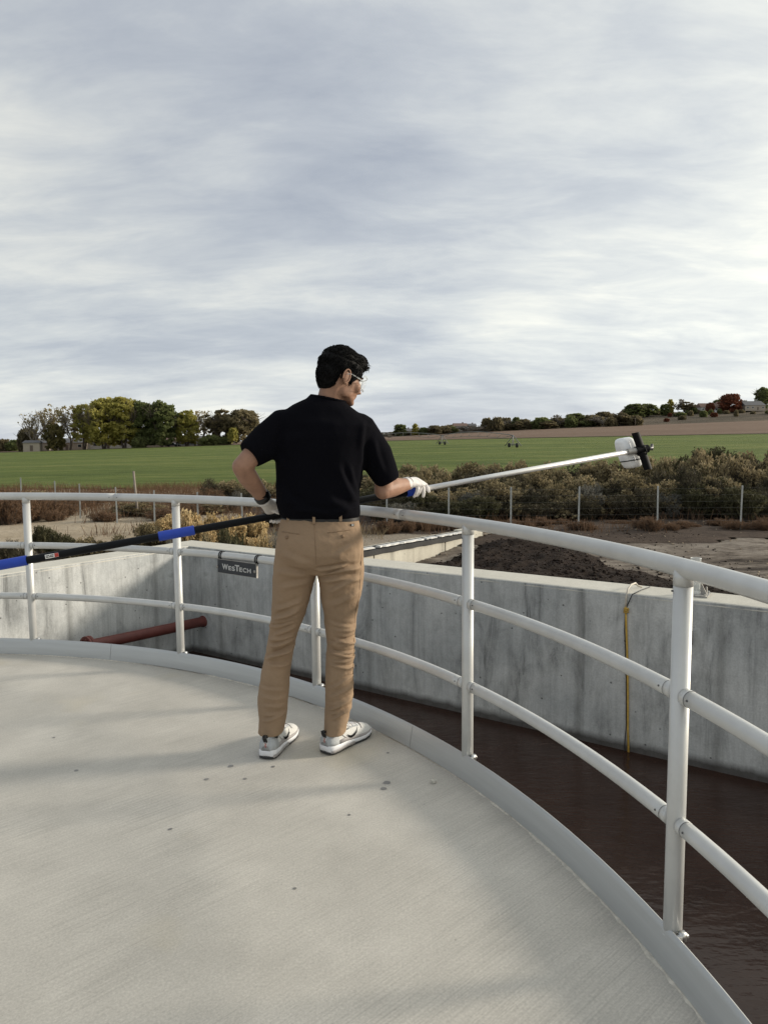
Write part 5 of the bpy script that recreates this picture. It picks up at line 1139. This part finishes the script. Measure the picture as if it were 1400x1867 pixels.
rh_ = random.Random(77); side_words = ('far left stretch', 'left stretch', 'middle stretch', 'right stretch', 'end')
for i in range(38):
    u = 700 + i * 12.3 + rh_.uniform(-6, 6); Y = rh_.uniform(418, 436); kd = rh_.choice(['bush2', 'brown1', 'greytree', 'greytree', 'brown1', 'bush2', 'bush1']); base_v = float(np.interp(u, [700, 880, 1000, 1170], [795, 788, 782, 770]))
    hpx = rh_.uniform(7, 15) if u < 880 else rh_.uniform(10, 25)
    p = at(u, 800, Y=Y); z = far_z(p.x, Y) - .2; vt = at(u, 800, Y=Y); zt = z + hpx / FPX * Y
    trunk, crown, h0, w0 = PROTO[kd]; w = rh_.uniform(20, 44) / FPX * Y
    cn = {'bush2': 'brown', 'brown2': 'broad brown', 'bush1': 'dark green', 'greytree': 'grey leafless', 'brown1': 'open brown-green'}[kd]
    r = empty('shrub', (p.x, Y, z), rh_.uniform(0, 6), (w / w0, w / w0, (zt - z) / h0), '%s shrub of the hedge beyond the ploughed field, %s' % (cn, side_words[min(4, int(i / 7.7))]), 'shrub', 'hedge shrubs beyond the ploughed field'); link('trunk', trunk, r); link('crown', crown, r)
for i in range(40):
    u = 1130 + i * 9 + rh_.uniform(-5, 5); Y = rh_.uniform(440, 530); kd = rh_.choice(['bush2', 'bush1', 'greytree', 'bush2', 'redtree'])
    p = at(u, 800, Y=Y); z = far_z(p.x, Y) - .2; trunk, crown, h0, w0 = PROTO[kd]; w = rh_.uniform(8, 20) / FPX * Y; hh_ = rh_.uniform(5, 12) / FPX * Y
    cn = {'bush2': 'brown', 'bush1': 'dark green', 'greytree': 'grey twiggy', 'redtree': 'rusty'}[kd]
    r = empty('shrub', (p.x, Y, z), rh_.uniform(0, 6), (w / w0, w / w0, hh_ / h0), 'small %s shrub on the far hillside, %s' % (cn, 'below the crest houses' if u > 1250 else 'right of the pole head' if u > 1190 else 'above the pole head'), 'shrub', 'shrubs scattered on the far hillside'); link('trunk', trunk, r); link('crown', crown, r)

# ------------------------------------------------------------------ far buildings, cars, pivot
def house(u, Y, w, d, hw, hr, wall, roof, label, rz=0.0, wins=3, name='house', zoff=0.0):
    p = at(u, 800, Y=Y); z = far_z(p.x, Y) + zoff; r = empty(name, (p.x, Y, z), rz, 1, label, 'shed' if name == 'shed' else 'house', None)
    def loc(nm, mb, mt, par=r): return link(nm, mesh_of(nm, mb.v, mb.f, mt, False), par)
    loc('wall', MB().box((0, 0, hw / 2 - .3), (w, d, hw + .6)), MT[wall])
    e = .35; x0, x1, y0, y1 = -w / 2 - e, w / 2 + e, -d / 2 - e, d / 2 + e; z0 = hw + .02
    mb = MB().add([(x0, y0, z0), (x1, y0, z0), (x1, y1, z0), (x0, y1, z0), (x0 + .6, 0, z0 + hr), (x1 - .6, 0, z0 + hr)], [(0, 1, 5, 4), (2, 3, 4, 5), (1, 2, 5), (3, 0, 4), (3, 2, 1, 0)])
    rf = loc('roof', mb, MT[roof])
    if wins > 2: loc('chimney', MB().box((w * .2, .4, z0 + hr), (.8, .8, 1.2)), MT['roofb'], rf)
    for i in range(wins):
        x = -w / 2 + w * (i + .5) / wins
        if i == wins // 2 and wins > 2 or wins == 1: loc('door', MB().box((x, -d / 2 - .03, 1.0), (1.0, .1, 2.0)), MT['door'])
        else:
            f = loc('window', MB().box((x, -d / 2 - .03, hw * .55), (1.5, .1, 1.2)), MT['white']); loc('pane', MB().box((x, -d / 2 - .08, hw * .55), (1.3, .06, 1.0)), MT['windowd'], f)
    return r
house(60, 256, 5.4, 5, 2.9, .9, 'housetan', 'roofg', 'small beige shed with a grey roof at the left end of the field', .25, 1, 'shed', .2)
house(118, 285, 20, 9, 2.8, 1.8, 'housetan', 'roofg', 'long low tan farm building behind the left bare trees', .05, 4)
house(205, 288, 26, 9, 2.8, 1.8, 'housew', 'roofg', 'long low grey farm building behind the yellow-green trunks', .02, 5)
house(300, 290, 18, 9, 2.6, 1.7, 'housetan', 'roofb', 'low farm building behind the dark green trees', 0, 4)
house(368, 285, 15, 8, 2.5, 1.3, 'housew', 'roofg', 'low grey shed behind the parked cars', 0, 3)
house(738, 424, 11, 8, 2.6, 1.6, 'housew', 'roofg', 'white far house left of the narrow yellow tree', .2, 3)
house(765, 426, 9, 8, 2.6, 1.5, 'housew', 'roofg', 'smaller white far house below the small dark tree', -.1, 2)
house(838, 440, 9, 8, 2.6, 1.8, 'housew', 'roofb', 'far house with brown roof at the left of the pair', .1, 3, zoff=1)
house(856, 445, 8, 8, 2.6, 1.6, 'housetan', 'roofg', 'far tan house beside the brown roofed one', -.1, 3, zoff=.5)
house(1146, 520, 11, 9, 3.0, 2.0, 'housetan', 'roofb', 'small tan house left of the dark trees on the crest', .1, 2)
house(1100, 480, 10, 9, 3.0, 2.0, 'housew', 'roofg', 'small pale house in the hedge below the crest', .1, 2)
house(1285, 515, 13, 9, 3.2, 3.0, 'housew', 'roofb', 'pale hill house with a brown roof by the white fence', .1, 4, zoff=.5)
house(1312, 520, 8, 9, 3.6, 2.8, 'housetan', 'roofb', 'tan hill house partly hidden by the red-brown tree', -.15, 2, zoff=.5)
house(1366, 505, 15, 10, 3.2, 3.2, 'housetan', 'roofg', 'hill house with a wide grey roof near the right edge', .1, 4, zoff=.6)
def car(u, Y, mat, label, rz):
    p = at(u, 800, Y=Y); r = empty('parked_car', (p.x, Y, far_z(p.x, Y)), rz, 1, label, 'car', 'cars parked under the far trees')
    loc = lambda nm, mb, mt: link(nm, mesh_of(nm, mb.v, mb.f, mt, False), r)
    prof_ = [(-2.2, .35), (2.2, .35), (2.2, .85), (1.2, 1.0), (.6, 1.5), (-1.3, 1.5), (-2.1, 1.0)]
    loc('body', MB().prism([(x, -.85, z) for x, z in prof_], (0, 1.7, 0)), MT[mat]); loc('windows', MB().prism([(x, -.87, z) for x, z in ((1.05, 1.03), (.55, 1.42), (-1.25, 1.42), (-1.75, 1.03))], (0, 1.74, 0)), MT['windowd'])
    for x in (-1.35, 1.35):
        for y in (-.8, .8): loc('wheel', MB().tube([(x, y - .1, .33), (x, y + .1, .33)], .33, 12), MT['tyre'])
for u, m_, lb, rz in ((314, 'card', 'dark car parked at the left of three under the far trees', .1), (334, 'carw', 'white car parked in the middle under the far trees', -.1), (349, 'carw', 'white car parked rightmost under the far trees', .3)): car(u, 272, m_, lb, rz)
# white fence on the crest
wf = [at(u, 750, Y=505) for u in np.linspace(1240, 1306, 8)]; wf = [Vector((q.x, 505, far_z(q.x, 505))) for q in wf]
f_ = empty('board_fence', wf[0], 0, 1, 'white board fence along the hill crest in front of the pale house', 'fence')
for a, b in zip(wf, wf[1:]):
    d_ = b - a; build('panel', MB().prism([a + Vector((.1, 0, .2)), b + Vector((-.1, 0, .2)), b + Vector((-.1, 0, 1.9)), a + Vector((.1, 0, 1.9))], (0, .1, 0)), MT['white'], f_, False); build('post', MB().box(a + Vector((0, 0, 1.0)), (.2, .2, 2.1)), MT['white'], f_, False)
# utility pole
p = at(1157, 790, Y=410); zb = far_z(p.x, 410); up_ = empty('utility_pole', (p.x, 410, zb), 0, 1, 'thin grey utility pole above the head of the sampling pole', 'pole')
build('mast', MB().tube([(p.x, 410, zb - .3), (p.x, 410, at(1157, 762, Y=410).z)], [.16, .11], 8), MT['bark'], up_); build('cross_arm', MB().box((p.x, 410, at(1157, 764, Y=410).z), (1.6, .12, .14)), MT['bark'], up_, False)
# centre-pivot irrigation: trussed pipe on wheeled towers
tw = []
for u, Y in ((545, 262), (690, 208), (806, 166), (935, 130)):
    p = at(u, 800, Y=Y); tw.append(Vector((p.x, Y, far_z(p.x, Y))))
pv = empty('irrigation_pivot', tw[-1], 0, 1, 'long grey pivot irrigation pipe on wheeled A-frame towers crossing the green field', 'sprinkler')
for i, t in enumerate(tw):
    top_ = t + Vector((0, 0, 2.35)); ax_ = (tw[min(i + 1, 3)] - tw[max(i - 1, 0)]).normalized(); pr = Vector((-ax_.y, ax_.x, 0)); sp_ = ax_ * .7 + pr * 1.5
    for a_ in (1, -1):
        for b_ in (1, -1): build('leg', MB().tube([top_, t + ax_ * 1.55 * a_ + pr * .9 * b_ + Vector((0, 0, .4))], .075, 6), MT['pivot'], pv)
    build('axle_beam', MB().tube([t + ax_ * 1.7 + Vector((0, 0, .75)), t - ax_ * 1.7 + Vector((0, 0, .75))], .08, 6), MT['pivot'], pv)
    for a_ in (1, -1):
        c = t + ax_ * 1.6 * a_ + Vector((0, 0, .55)); build('wheel', MB().tube([c - pr * .12, c + pr * .12], .42, 14), MT['tyre'], pv)
    if i < 3:
        b = tw[i + 1]; pts = []; low_ = []
        for k in range(17):
            q = k / 16; base_ = t.lerp(b, q) + Vector((0, 0, 2.35)); sag = math.sin(math.pi * q); pts.append(base_ + Vector((0, 0, .7 * sag))); low_.append(base_ + Vector((0, 0, .7 * sag - .9 * min(1, sag * 2.2))))
        build('pipe_span', MB().tube(pts, .07, 8), MT['pivot'], pv)
        mb = MB(); mb.tube(low_, .04, 4)
        for k in range(1, 16, 2): mb.tube([pts[k], low_[k]], .035, 4); mb.tube([low_[k], pts[k + 1]], .025, 4)
        build('truss', mb, MT['pivot'], pv)

# ------------------------------------------------------------------ fence
fp = [(38, 27.0, 871), (100, 25.0, 877), (145, 23.4, 882), (211, 21.6, 888), (281, 20.2, 894), (360, 19.7, 897), (440, 19.6, 899), (530, 19.8, 897), (620, 19.9, 894), (705, 19.95, 892), (818, 19.3, 889), (931.5, 18.95, 888), (1056, 18.83, 887), (1199, 18.9, 886), (1353, 18.75, 885), (1530, 18.6, 884), (1720, 18.5, 884)]
f0 = at(705, 962, Y=19.95); fence = empty('wire_fence', (f0.x, f0.y, -.95), 0, 1, 'long wire stock fence on thin pale metal posts in front of the bushes', 'fence')
tops = []
rf_ = random.Random(8)
for u, Y, vt in fp:
    t_ = at(u, vt, Y=Y); b_ = Vector((t_.x + rf_.uniform(-.02, .02), Y, float(ground_h(np.array(t_.x), np.array(Y))) - .1)); tops.append((b_, t_))
    mb = MB().prism([b_ + Vector((-.022, 0, 0)), b_ + Vector((.022, 0, 0)), b_ + Vector((.022, .006, 0)), b_ + Vector((.005, .006, 0)), b_ + Vector((.005, .035, 0)), b_ + Vector((-.005, .035, 0)), b_ + Vector((-.005, .006, 0)), b_ + Vector((-.022, .006, 0))], t_ - b_)
    build('post', mb, MT['post'], fence, False)
for k in range(7):
    mb = MB(); pts = []
    for (b_, t_), (b2, t2) in zip(tops, tops[1:]):
        q = .14 + .135 * k; a = b_.lerp(t_, q) + Vector((0, -.006, 0)); b = b2.lerp(t2, q) + Vector((0, -.006, 0)); pts += [a, a.lerp(b, .5) - Vector((0, 0, .012))]
    build('wire', mb.tube(pts, .0013, 4), MT['wire'], fence)
st_b = at(249, 942, Y=23.5); tag(build('wooden_stake', MB().tube([(st_b.x + .06, 23.5, -1.0), (st_b.x - .03, 23.5, at(247, 859, Y=23.5).z)], [.045, .035], 7), MT['palebark']), 'leaning pale wooden stake by the fence, taller than the posts', 'stake')

# ------------------------------------------------------------------ bushes and weeds
def bush_meshes(seed, h, w, leaf, tip, nst=150, ntip=2600, nleaf=3600, upright=.9, tipband=.35, tsize=.017):
    """many upright twigs with narrow leaves along them and seed heads on their ends"""
    rng = np.random.default_rng(seed); nl = 17
    lob = np.stack([rng.uniform(-.38, .38, nl) * w, rng.uniform(-.38, .38, nl) * w], -1); lh = rng.uniform(.55, 1.0, nl) * h * (1 - .5 * (np.hypot(lob[:, 0], lob[:, 1]) / (.54 * w)) ** 2); lw = rng.uniform(.13, .22, nl) * w
    li = rng.integers(0, nl, nst); a = rng.uniform(0, 6.283, nst); r = np.sqrt(rng.random(nst)); T = np.stack([lob[li, 0] + np.cos(a) * r * lw[li], lob[li, 1] + np.sin(a) * r * lw[li], lh[li] - .55 * lw[li] * (1 - np.sqrt(1 - .92 * r ** 2)) * 1.6 + rng.normal(0, .012, nst) * h], -1)
    Bs = np.stack([lob[li, 0] * .35 + rng.normal(0, .05, nst) * w, lob[li, 1] * .35 + rng.normal(0, .05, nst) * w, np.zeros(nst)], -1)
    Mid = Bs * .45 + T * .55; Mid[:, :2] = Bs[:, :2] * .35 + T[:, :2] * .65; Mid[:, 2] = T[:, 2] * .5
    stems = tri_tubes(np.concatenate([Bs, Mid]), np.concatenate([Mid, T]), np.concatenate([np.full(nst, .010), np.full(nst, .0065)]), np.concatenate([np.full(nst, .0065), np.full(nst, .002)]), np.tile(rng.random(nst), 2), MT['stem'], 'stems')
    def along(n, q0, q1, spread, size, elong, mat, name, lift):
        i = rng.integers(0, nst, n); q = rng.uniform(q0, q1, (n, 1)); P = np.where(q < .5, Bs[i] + (Mid[i] - Bs[i]) * q * 2, Mid[i] + (T[i] - Mid[i]) * (q - .5) * 2)
        P = P + rng.normal(0, 1, (n, 3)) * spread * np.array([1, 1, .7]); P[:, 2] = np.maximum(P[:, 2], .03)
        ax = (T[i] - Mid[i]); ax /= np.linalg.norm(ax, axis=1, keepdims=True); ax = ax + rdir(n, rng) * lift; ax /= np.linalg.norm(ax, axis=1, keepdims=True)
        sd_ = np.cross(ax, rdir(n, rng)); sd_ /= np.linalg.norm(sd_, axis=1, keepdims=True) + 1e-9; s = size * rng.uniform(.6, 1.4, (n, 1)); ct = rng.random(nl)
        return quads(P, sd_ * s * .5, ax * s * .5 * elong, np.clip(.6 * ct[li[i]] + .4 * rng.random(n), 0, 1), LV[mat], name)
    return stems, along(int(nleaf * 1.7), .30, .98, .032 * w, .019 * h, 3.0, leaf, 'leaves', .8), along(int(ntip * 2.0), 1 - tipband, 1.03, .022 * w, tsize * h, 1.3, tip, 'seed_heads', 1.2)
BP = {'gold': bush_meshes(31, 1.0, 1.3, 'leaf_olive', 'tip_gold', 260, 4200, 1500, tipband=.34, tsize=.036), 'gold2': bush_meshes(32, 1.0, 1.2, 'leaf_olive', 'tip_gold', 240, 3600, 1700, tipband=.30, tsize=.034),
      'olive': bush_meshes(33, 1.0, 1.2, 'leaf_olive', 'leaf_olive', 240, 2600, 3600, tsize=.030), 'tan': bush_meshes(34, 1.0, 1.4, 'leaf_dark', 'tip_tan', 260, 3000, 3400, tipband=.30, tsize=.034), 'tan2': bush_meshes(35, 1.0, 1.3, 'leaf_olive', 'tip_tan', 260, 2400, 3800, tipband=.26, tsize=.030),
      'dark': bush_meshes(36, 1.0, 1.3, 'leaf_dark', 'leaf_olive', 200, 1600, 5200), 'grey': bush_meshes(37, 1.0, 1.1, 'leaf_grey', 'leaf_grey', 220, 900, 3200), 'weed': bush_meshes(38, 1.0, 1.5, 'weed', 'weed', 260, 1500, 3000)}
def bush(kind, x, y, h, w, label, group, name='bush', z=None):
    z = float(ground_h(np.array(x), np.array(y))) - .04 if z is None else z
    r = empty(name, (x, y, z), random.uniform(0, 6.28), (w / 1.25, w / 1.25, h), label, 'bush', group)
    for nm, me in zip(('stems', 'leaves', 'seed_heads'), BP[kind]): link(nm, me, r)
    return r
def bush_px(kind, u, vtop, Y, wpx, label, group, **k):
    p = at(u, vtop, Y=Y); z = float(ground_h(np.array(p.x), np.array(p.y))) - .04; return bush(kind, p.x, Y, p.z - z, wpx / FPX * Y, label, group, z=z, **k)
G1 = 'dried rabbitbrush between the basin wall and the fence'
for kd, u, vt, Y, w, lb in [
    ('gold', 352, 921, 14.0, 78, 'golden seeded bush just left of the crossing of rail post and pole'), ('gold2', 405, 924, 14.6, 80, 'golden bush behind the blue grip of the pole'), ('gold', 452, 930, 15.4, 70, 'golden bush behind the gloved hand at the hip'), ('gold2', 468, 957, 12.6, 62, 'golden bush close behind the wall under the black pole'),
    ('olive', 418, 942, 12.2, 66, 'olive green bush low behind the wall corner'), ('grey', 506, 948, 12.4, 56, 'pale grey sage bush at the hip of the person'), ('olive', 80, 951, 15.6, 54, 'upright olive bush on the sand behind the leftmost post'), ('olive', 112, 964, 14.6, 60, 'spreading olive bush right of the leftmost post'),
    ('tan', 166, 974, 14.2, 60, 'low dull tan bush on the sand, left of the middle'), ('tan2', 218, 966, 14.6, 76, 'low brownish bush among dry stalks behind the wall'), ('tan', 276, 948, 14.4, 80, 'tan bush left of the second rail post'), ('grey', 318, 962, 12.8, 50, 'grey twiggy bush beside the second rail post'), ('dark', 16, 978, 13.6, 60, 'dark low bush at the left edge above the wall'), ('dark', 44, 990, 12.8, 50, 'dark low bush behind the leftmost post foot'),
    ('tan2', 372, 958, 12.6, 60, 'mixed tan bush right above the wall corner'), ('gold', 300, 934, 17.2, 60, 'small gold bush farther back toward the fence'), ('dark', 500, 912, 20.5, 44, 'dark bush behind the hip, by the fence')]:
    bush_px(kd, u, vt, Y, w, lb, G1)
G2 = 'tall rabbitbrush massed behind the wire fence'
rb = random.Random(21); top_line = [(395, 868), (440, 870), (500, 868), (660, 848), (720, 846), (770, 842), (820, 838), (900, 834), (960, 830), (1010, 828), (1060, 830), (1110, 826), (1180, 818), (1230, 812), (1290, 803), (1345, 806), (1400, 812), (1460, 806), (1600, 800)]
def tl(u): return float(np.interp(u, [q[0] for q in top_line], [q[1] for q in top_line]))
tones = {'gold2': 'with straw-gold seed heads', 'tan': 'with dull tan heads', 'tan2': 'with tan tips over green', 'olive': 'olive green', 'dark': 'dark and leafy', 'grey': 'pale grey and twiggy', 'gold': 'with golden heads'}
cnt = 0
def where(u): return 'behind the person' if u < 700 else 'near the gloved right hand' if u < 790 else 'under the silver pole, first stretch' if u < 930 else 'under the silver pole, middle stretch' if u < 1060 else 'under the bottle end of the pole' if u < 1190 else 'right of the pole head' if u < 1300 else 'at the right edge'
for row, (Y, dv, w0) in enumerate(((29.5, 0, 84), (26.5, 9, 92), (24.3, 26, 92), (22.6, 46, 92), (21.4, 66, 84))):
    u = 655 + 20 * row if row else 640
    if row > 2: u = 700
    while u < 1560:
        vt = tl(u) + dv + rb.uniform(-6, 12); kd = rb.choice(['tan', 'tan2', 'tan', 'tan2', 'olive', 'dark'] if row < 3 else ['dark', 'tan', 'grey', 'tan', 'dark', 'olive', 'tan2'])
        depth = ('back row', 'second row', 'middle row', 'front row', 'foot of the fence')[row]; cnt += 1
        bush_px(kd, u, vt, Y + rb.uniform(-.6, .6), w0 * rb.uniform(.8, 1.25), 'rabbitbrush %s, %s, %s' % (tones.get(kd, 'red-brown and dry'), depth, where(u)), G2); u += w0 * rb.uniform(.42, .68)
for kd, u, vt, Y, w in (('dark', 390, 868, 30, 60), ('tan', 425, 872, 29, 60), ('tan2', 470, 866, 29, 70), ('dark', 440, 884, 26, 50), ('grey', 430, 888, 25, 26), ('weed', 380, 884, 27, 60)):
    bush_px(kd, u, vt, Y, w, {'dark': 'dark bush behind the fence left of the person', 'tan': 'tan bush behind the fence near the left elbow', 'tan2': 'tan-tipped bush behind the fence near the wrist', 'grey': 'small pale bush by the left wrist', 'weed': 'red-brown weed clump behind the fence'}[kd], G2)
G3 = 'red-brown weed clumps along the fence'
for i in range(26):
    u = -40 + i * 19 + rb.uniform(-8, 8); Y = rb.uniform(22, 31); bush_px('weed' if rb.random() < .75 else 'tan', u, 882 + (31 - Y) * 4.2 + rb.uniform(0, 14), Y, rb.uniform(40, 80), 'dry red-brown weed clump by the fence, %s' % ('left of the first rail post' if u < 45 else 'between the first and second fence posts' if u < 145 else 'left of the leaning stake' if u < 249 else 'right of the leaning stake' if u < 315 else 'right of the second rail post'), G3, name='weed_clump')
for i in range(5):
    bush_px('weed', 5 + i * 17, 884 + rb.uniform(0, 10), 21.5 + i * .5, 70, 'dense rusty weed heap at the left end of the fence', G3, name='weed_clump')
for i in range(34):
    u = 690 + i * 24 + rb.uniform(-8, 8); Y = rb.uniform(18.6, 20.4); bush_px('weed', u, 936 + rb.uniform(0, 22), Y, rb.uniform(26, 60), 'low weed clump at the fence foot, %s' % where(u), G3, name='weed_clump')
# thin dry stalks: nobody could count them
def stalks(name, px, py, hmin, hmax, mat, lean=.35, wd=.006):
    n = len(px); z = ground_h(px, py); h = RNG.uniform(hmin, hmax, n); P0 = np.stack([px, py, z - .02], -1); d = np.stack([RNG.normal(0, lean, n), RNG.normal(0, lean, n), np.ones(n)], -1)
    me = quads(P0 + d * h[:, None] * .5, np.stack([np.full(n, wd), RNG.normal(0, .003, n), np.zeros(n)], -1), d * h[:, None] * .5, RNG.random(n), LV[mat], name); return tag(link(name, me), kind='stuff')
n = 26000; px = RNG.uniform(-22, 3, n); py = RNG.uniform(24, 40, n); k = fbm(px * .35, py * .35, 3) > -.06; stalks('dry_grass', px[k], py[k], .15, .5, 'weed')
n = 20000; px = RNG.uniform(-14, 22, n); py = RNG.uniform(18.2, 31, n); k = (fbm(px * .5, py * .5, 3) > .0) & (px > -9 + 3 * fbm(px, py)); stalks('weed_stalks', px[k], py[k], .08, .4, 'weed')
n = 9000; px = RNG.uniform(-9, 0, n); py = RNG.uniform(10.5, 20, n); k = (fbm(px * .6 + 3, py * .6, 3) > .06) & not_tank(px, py) & not_tank(px, py - .5) & (px > -8 + .3 * (py - 10)); stalks('dry_stalks', px[k], py[k], .06, .34, 'straw', .5, .004)
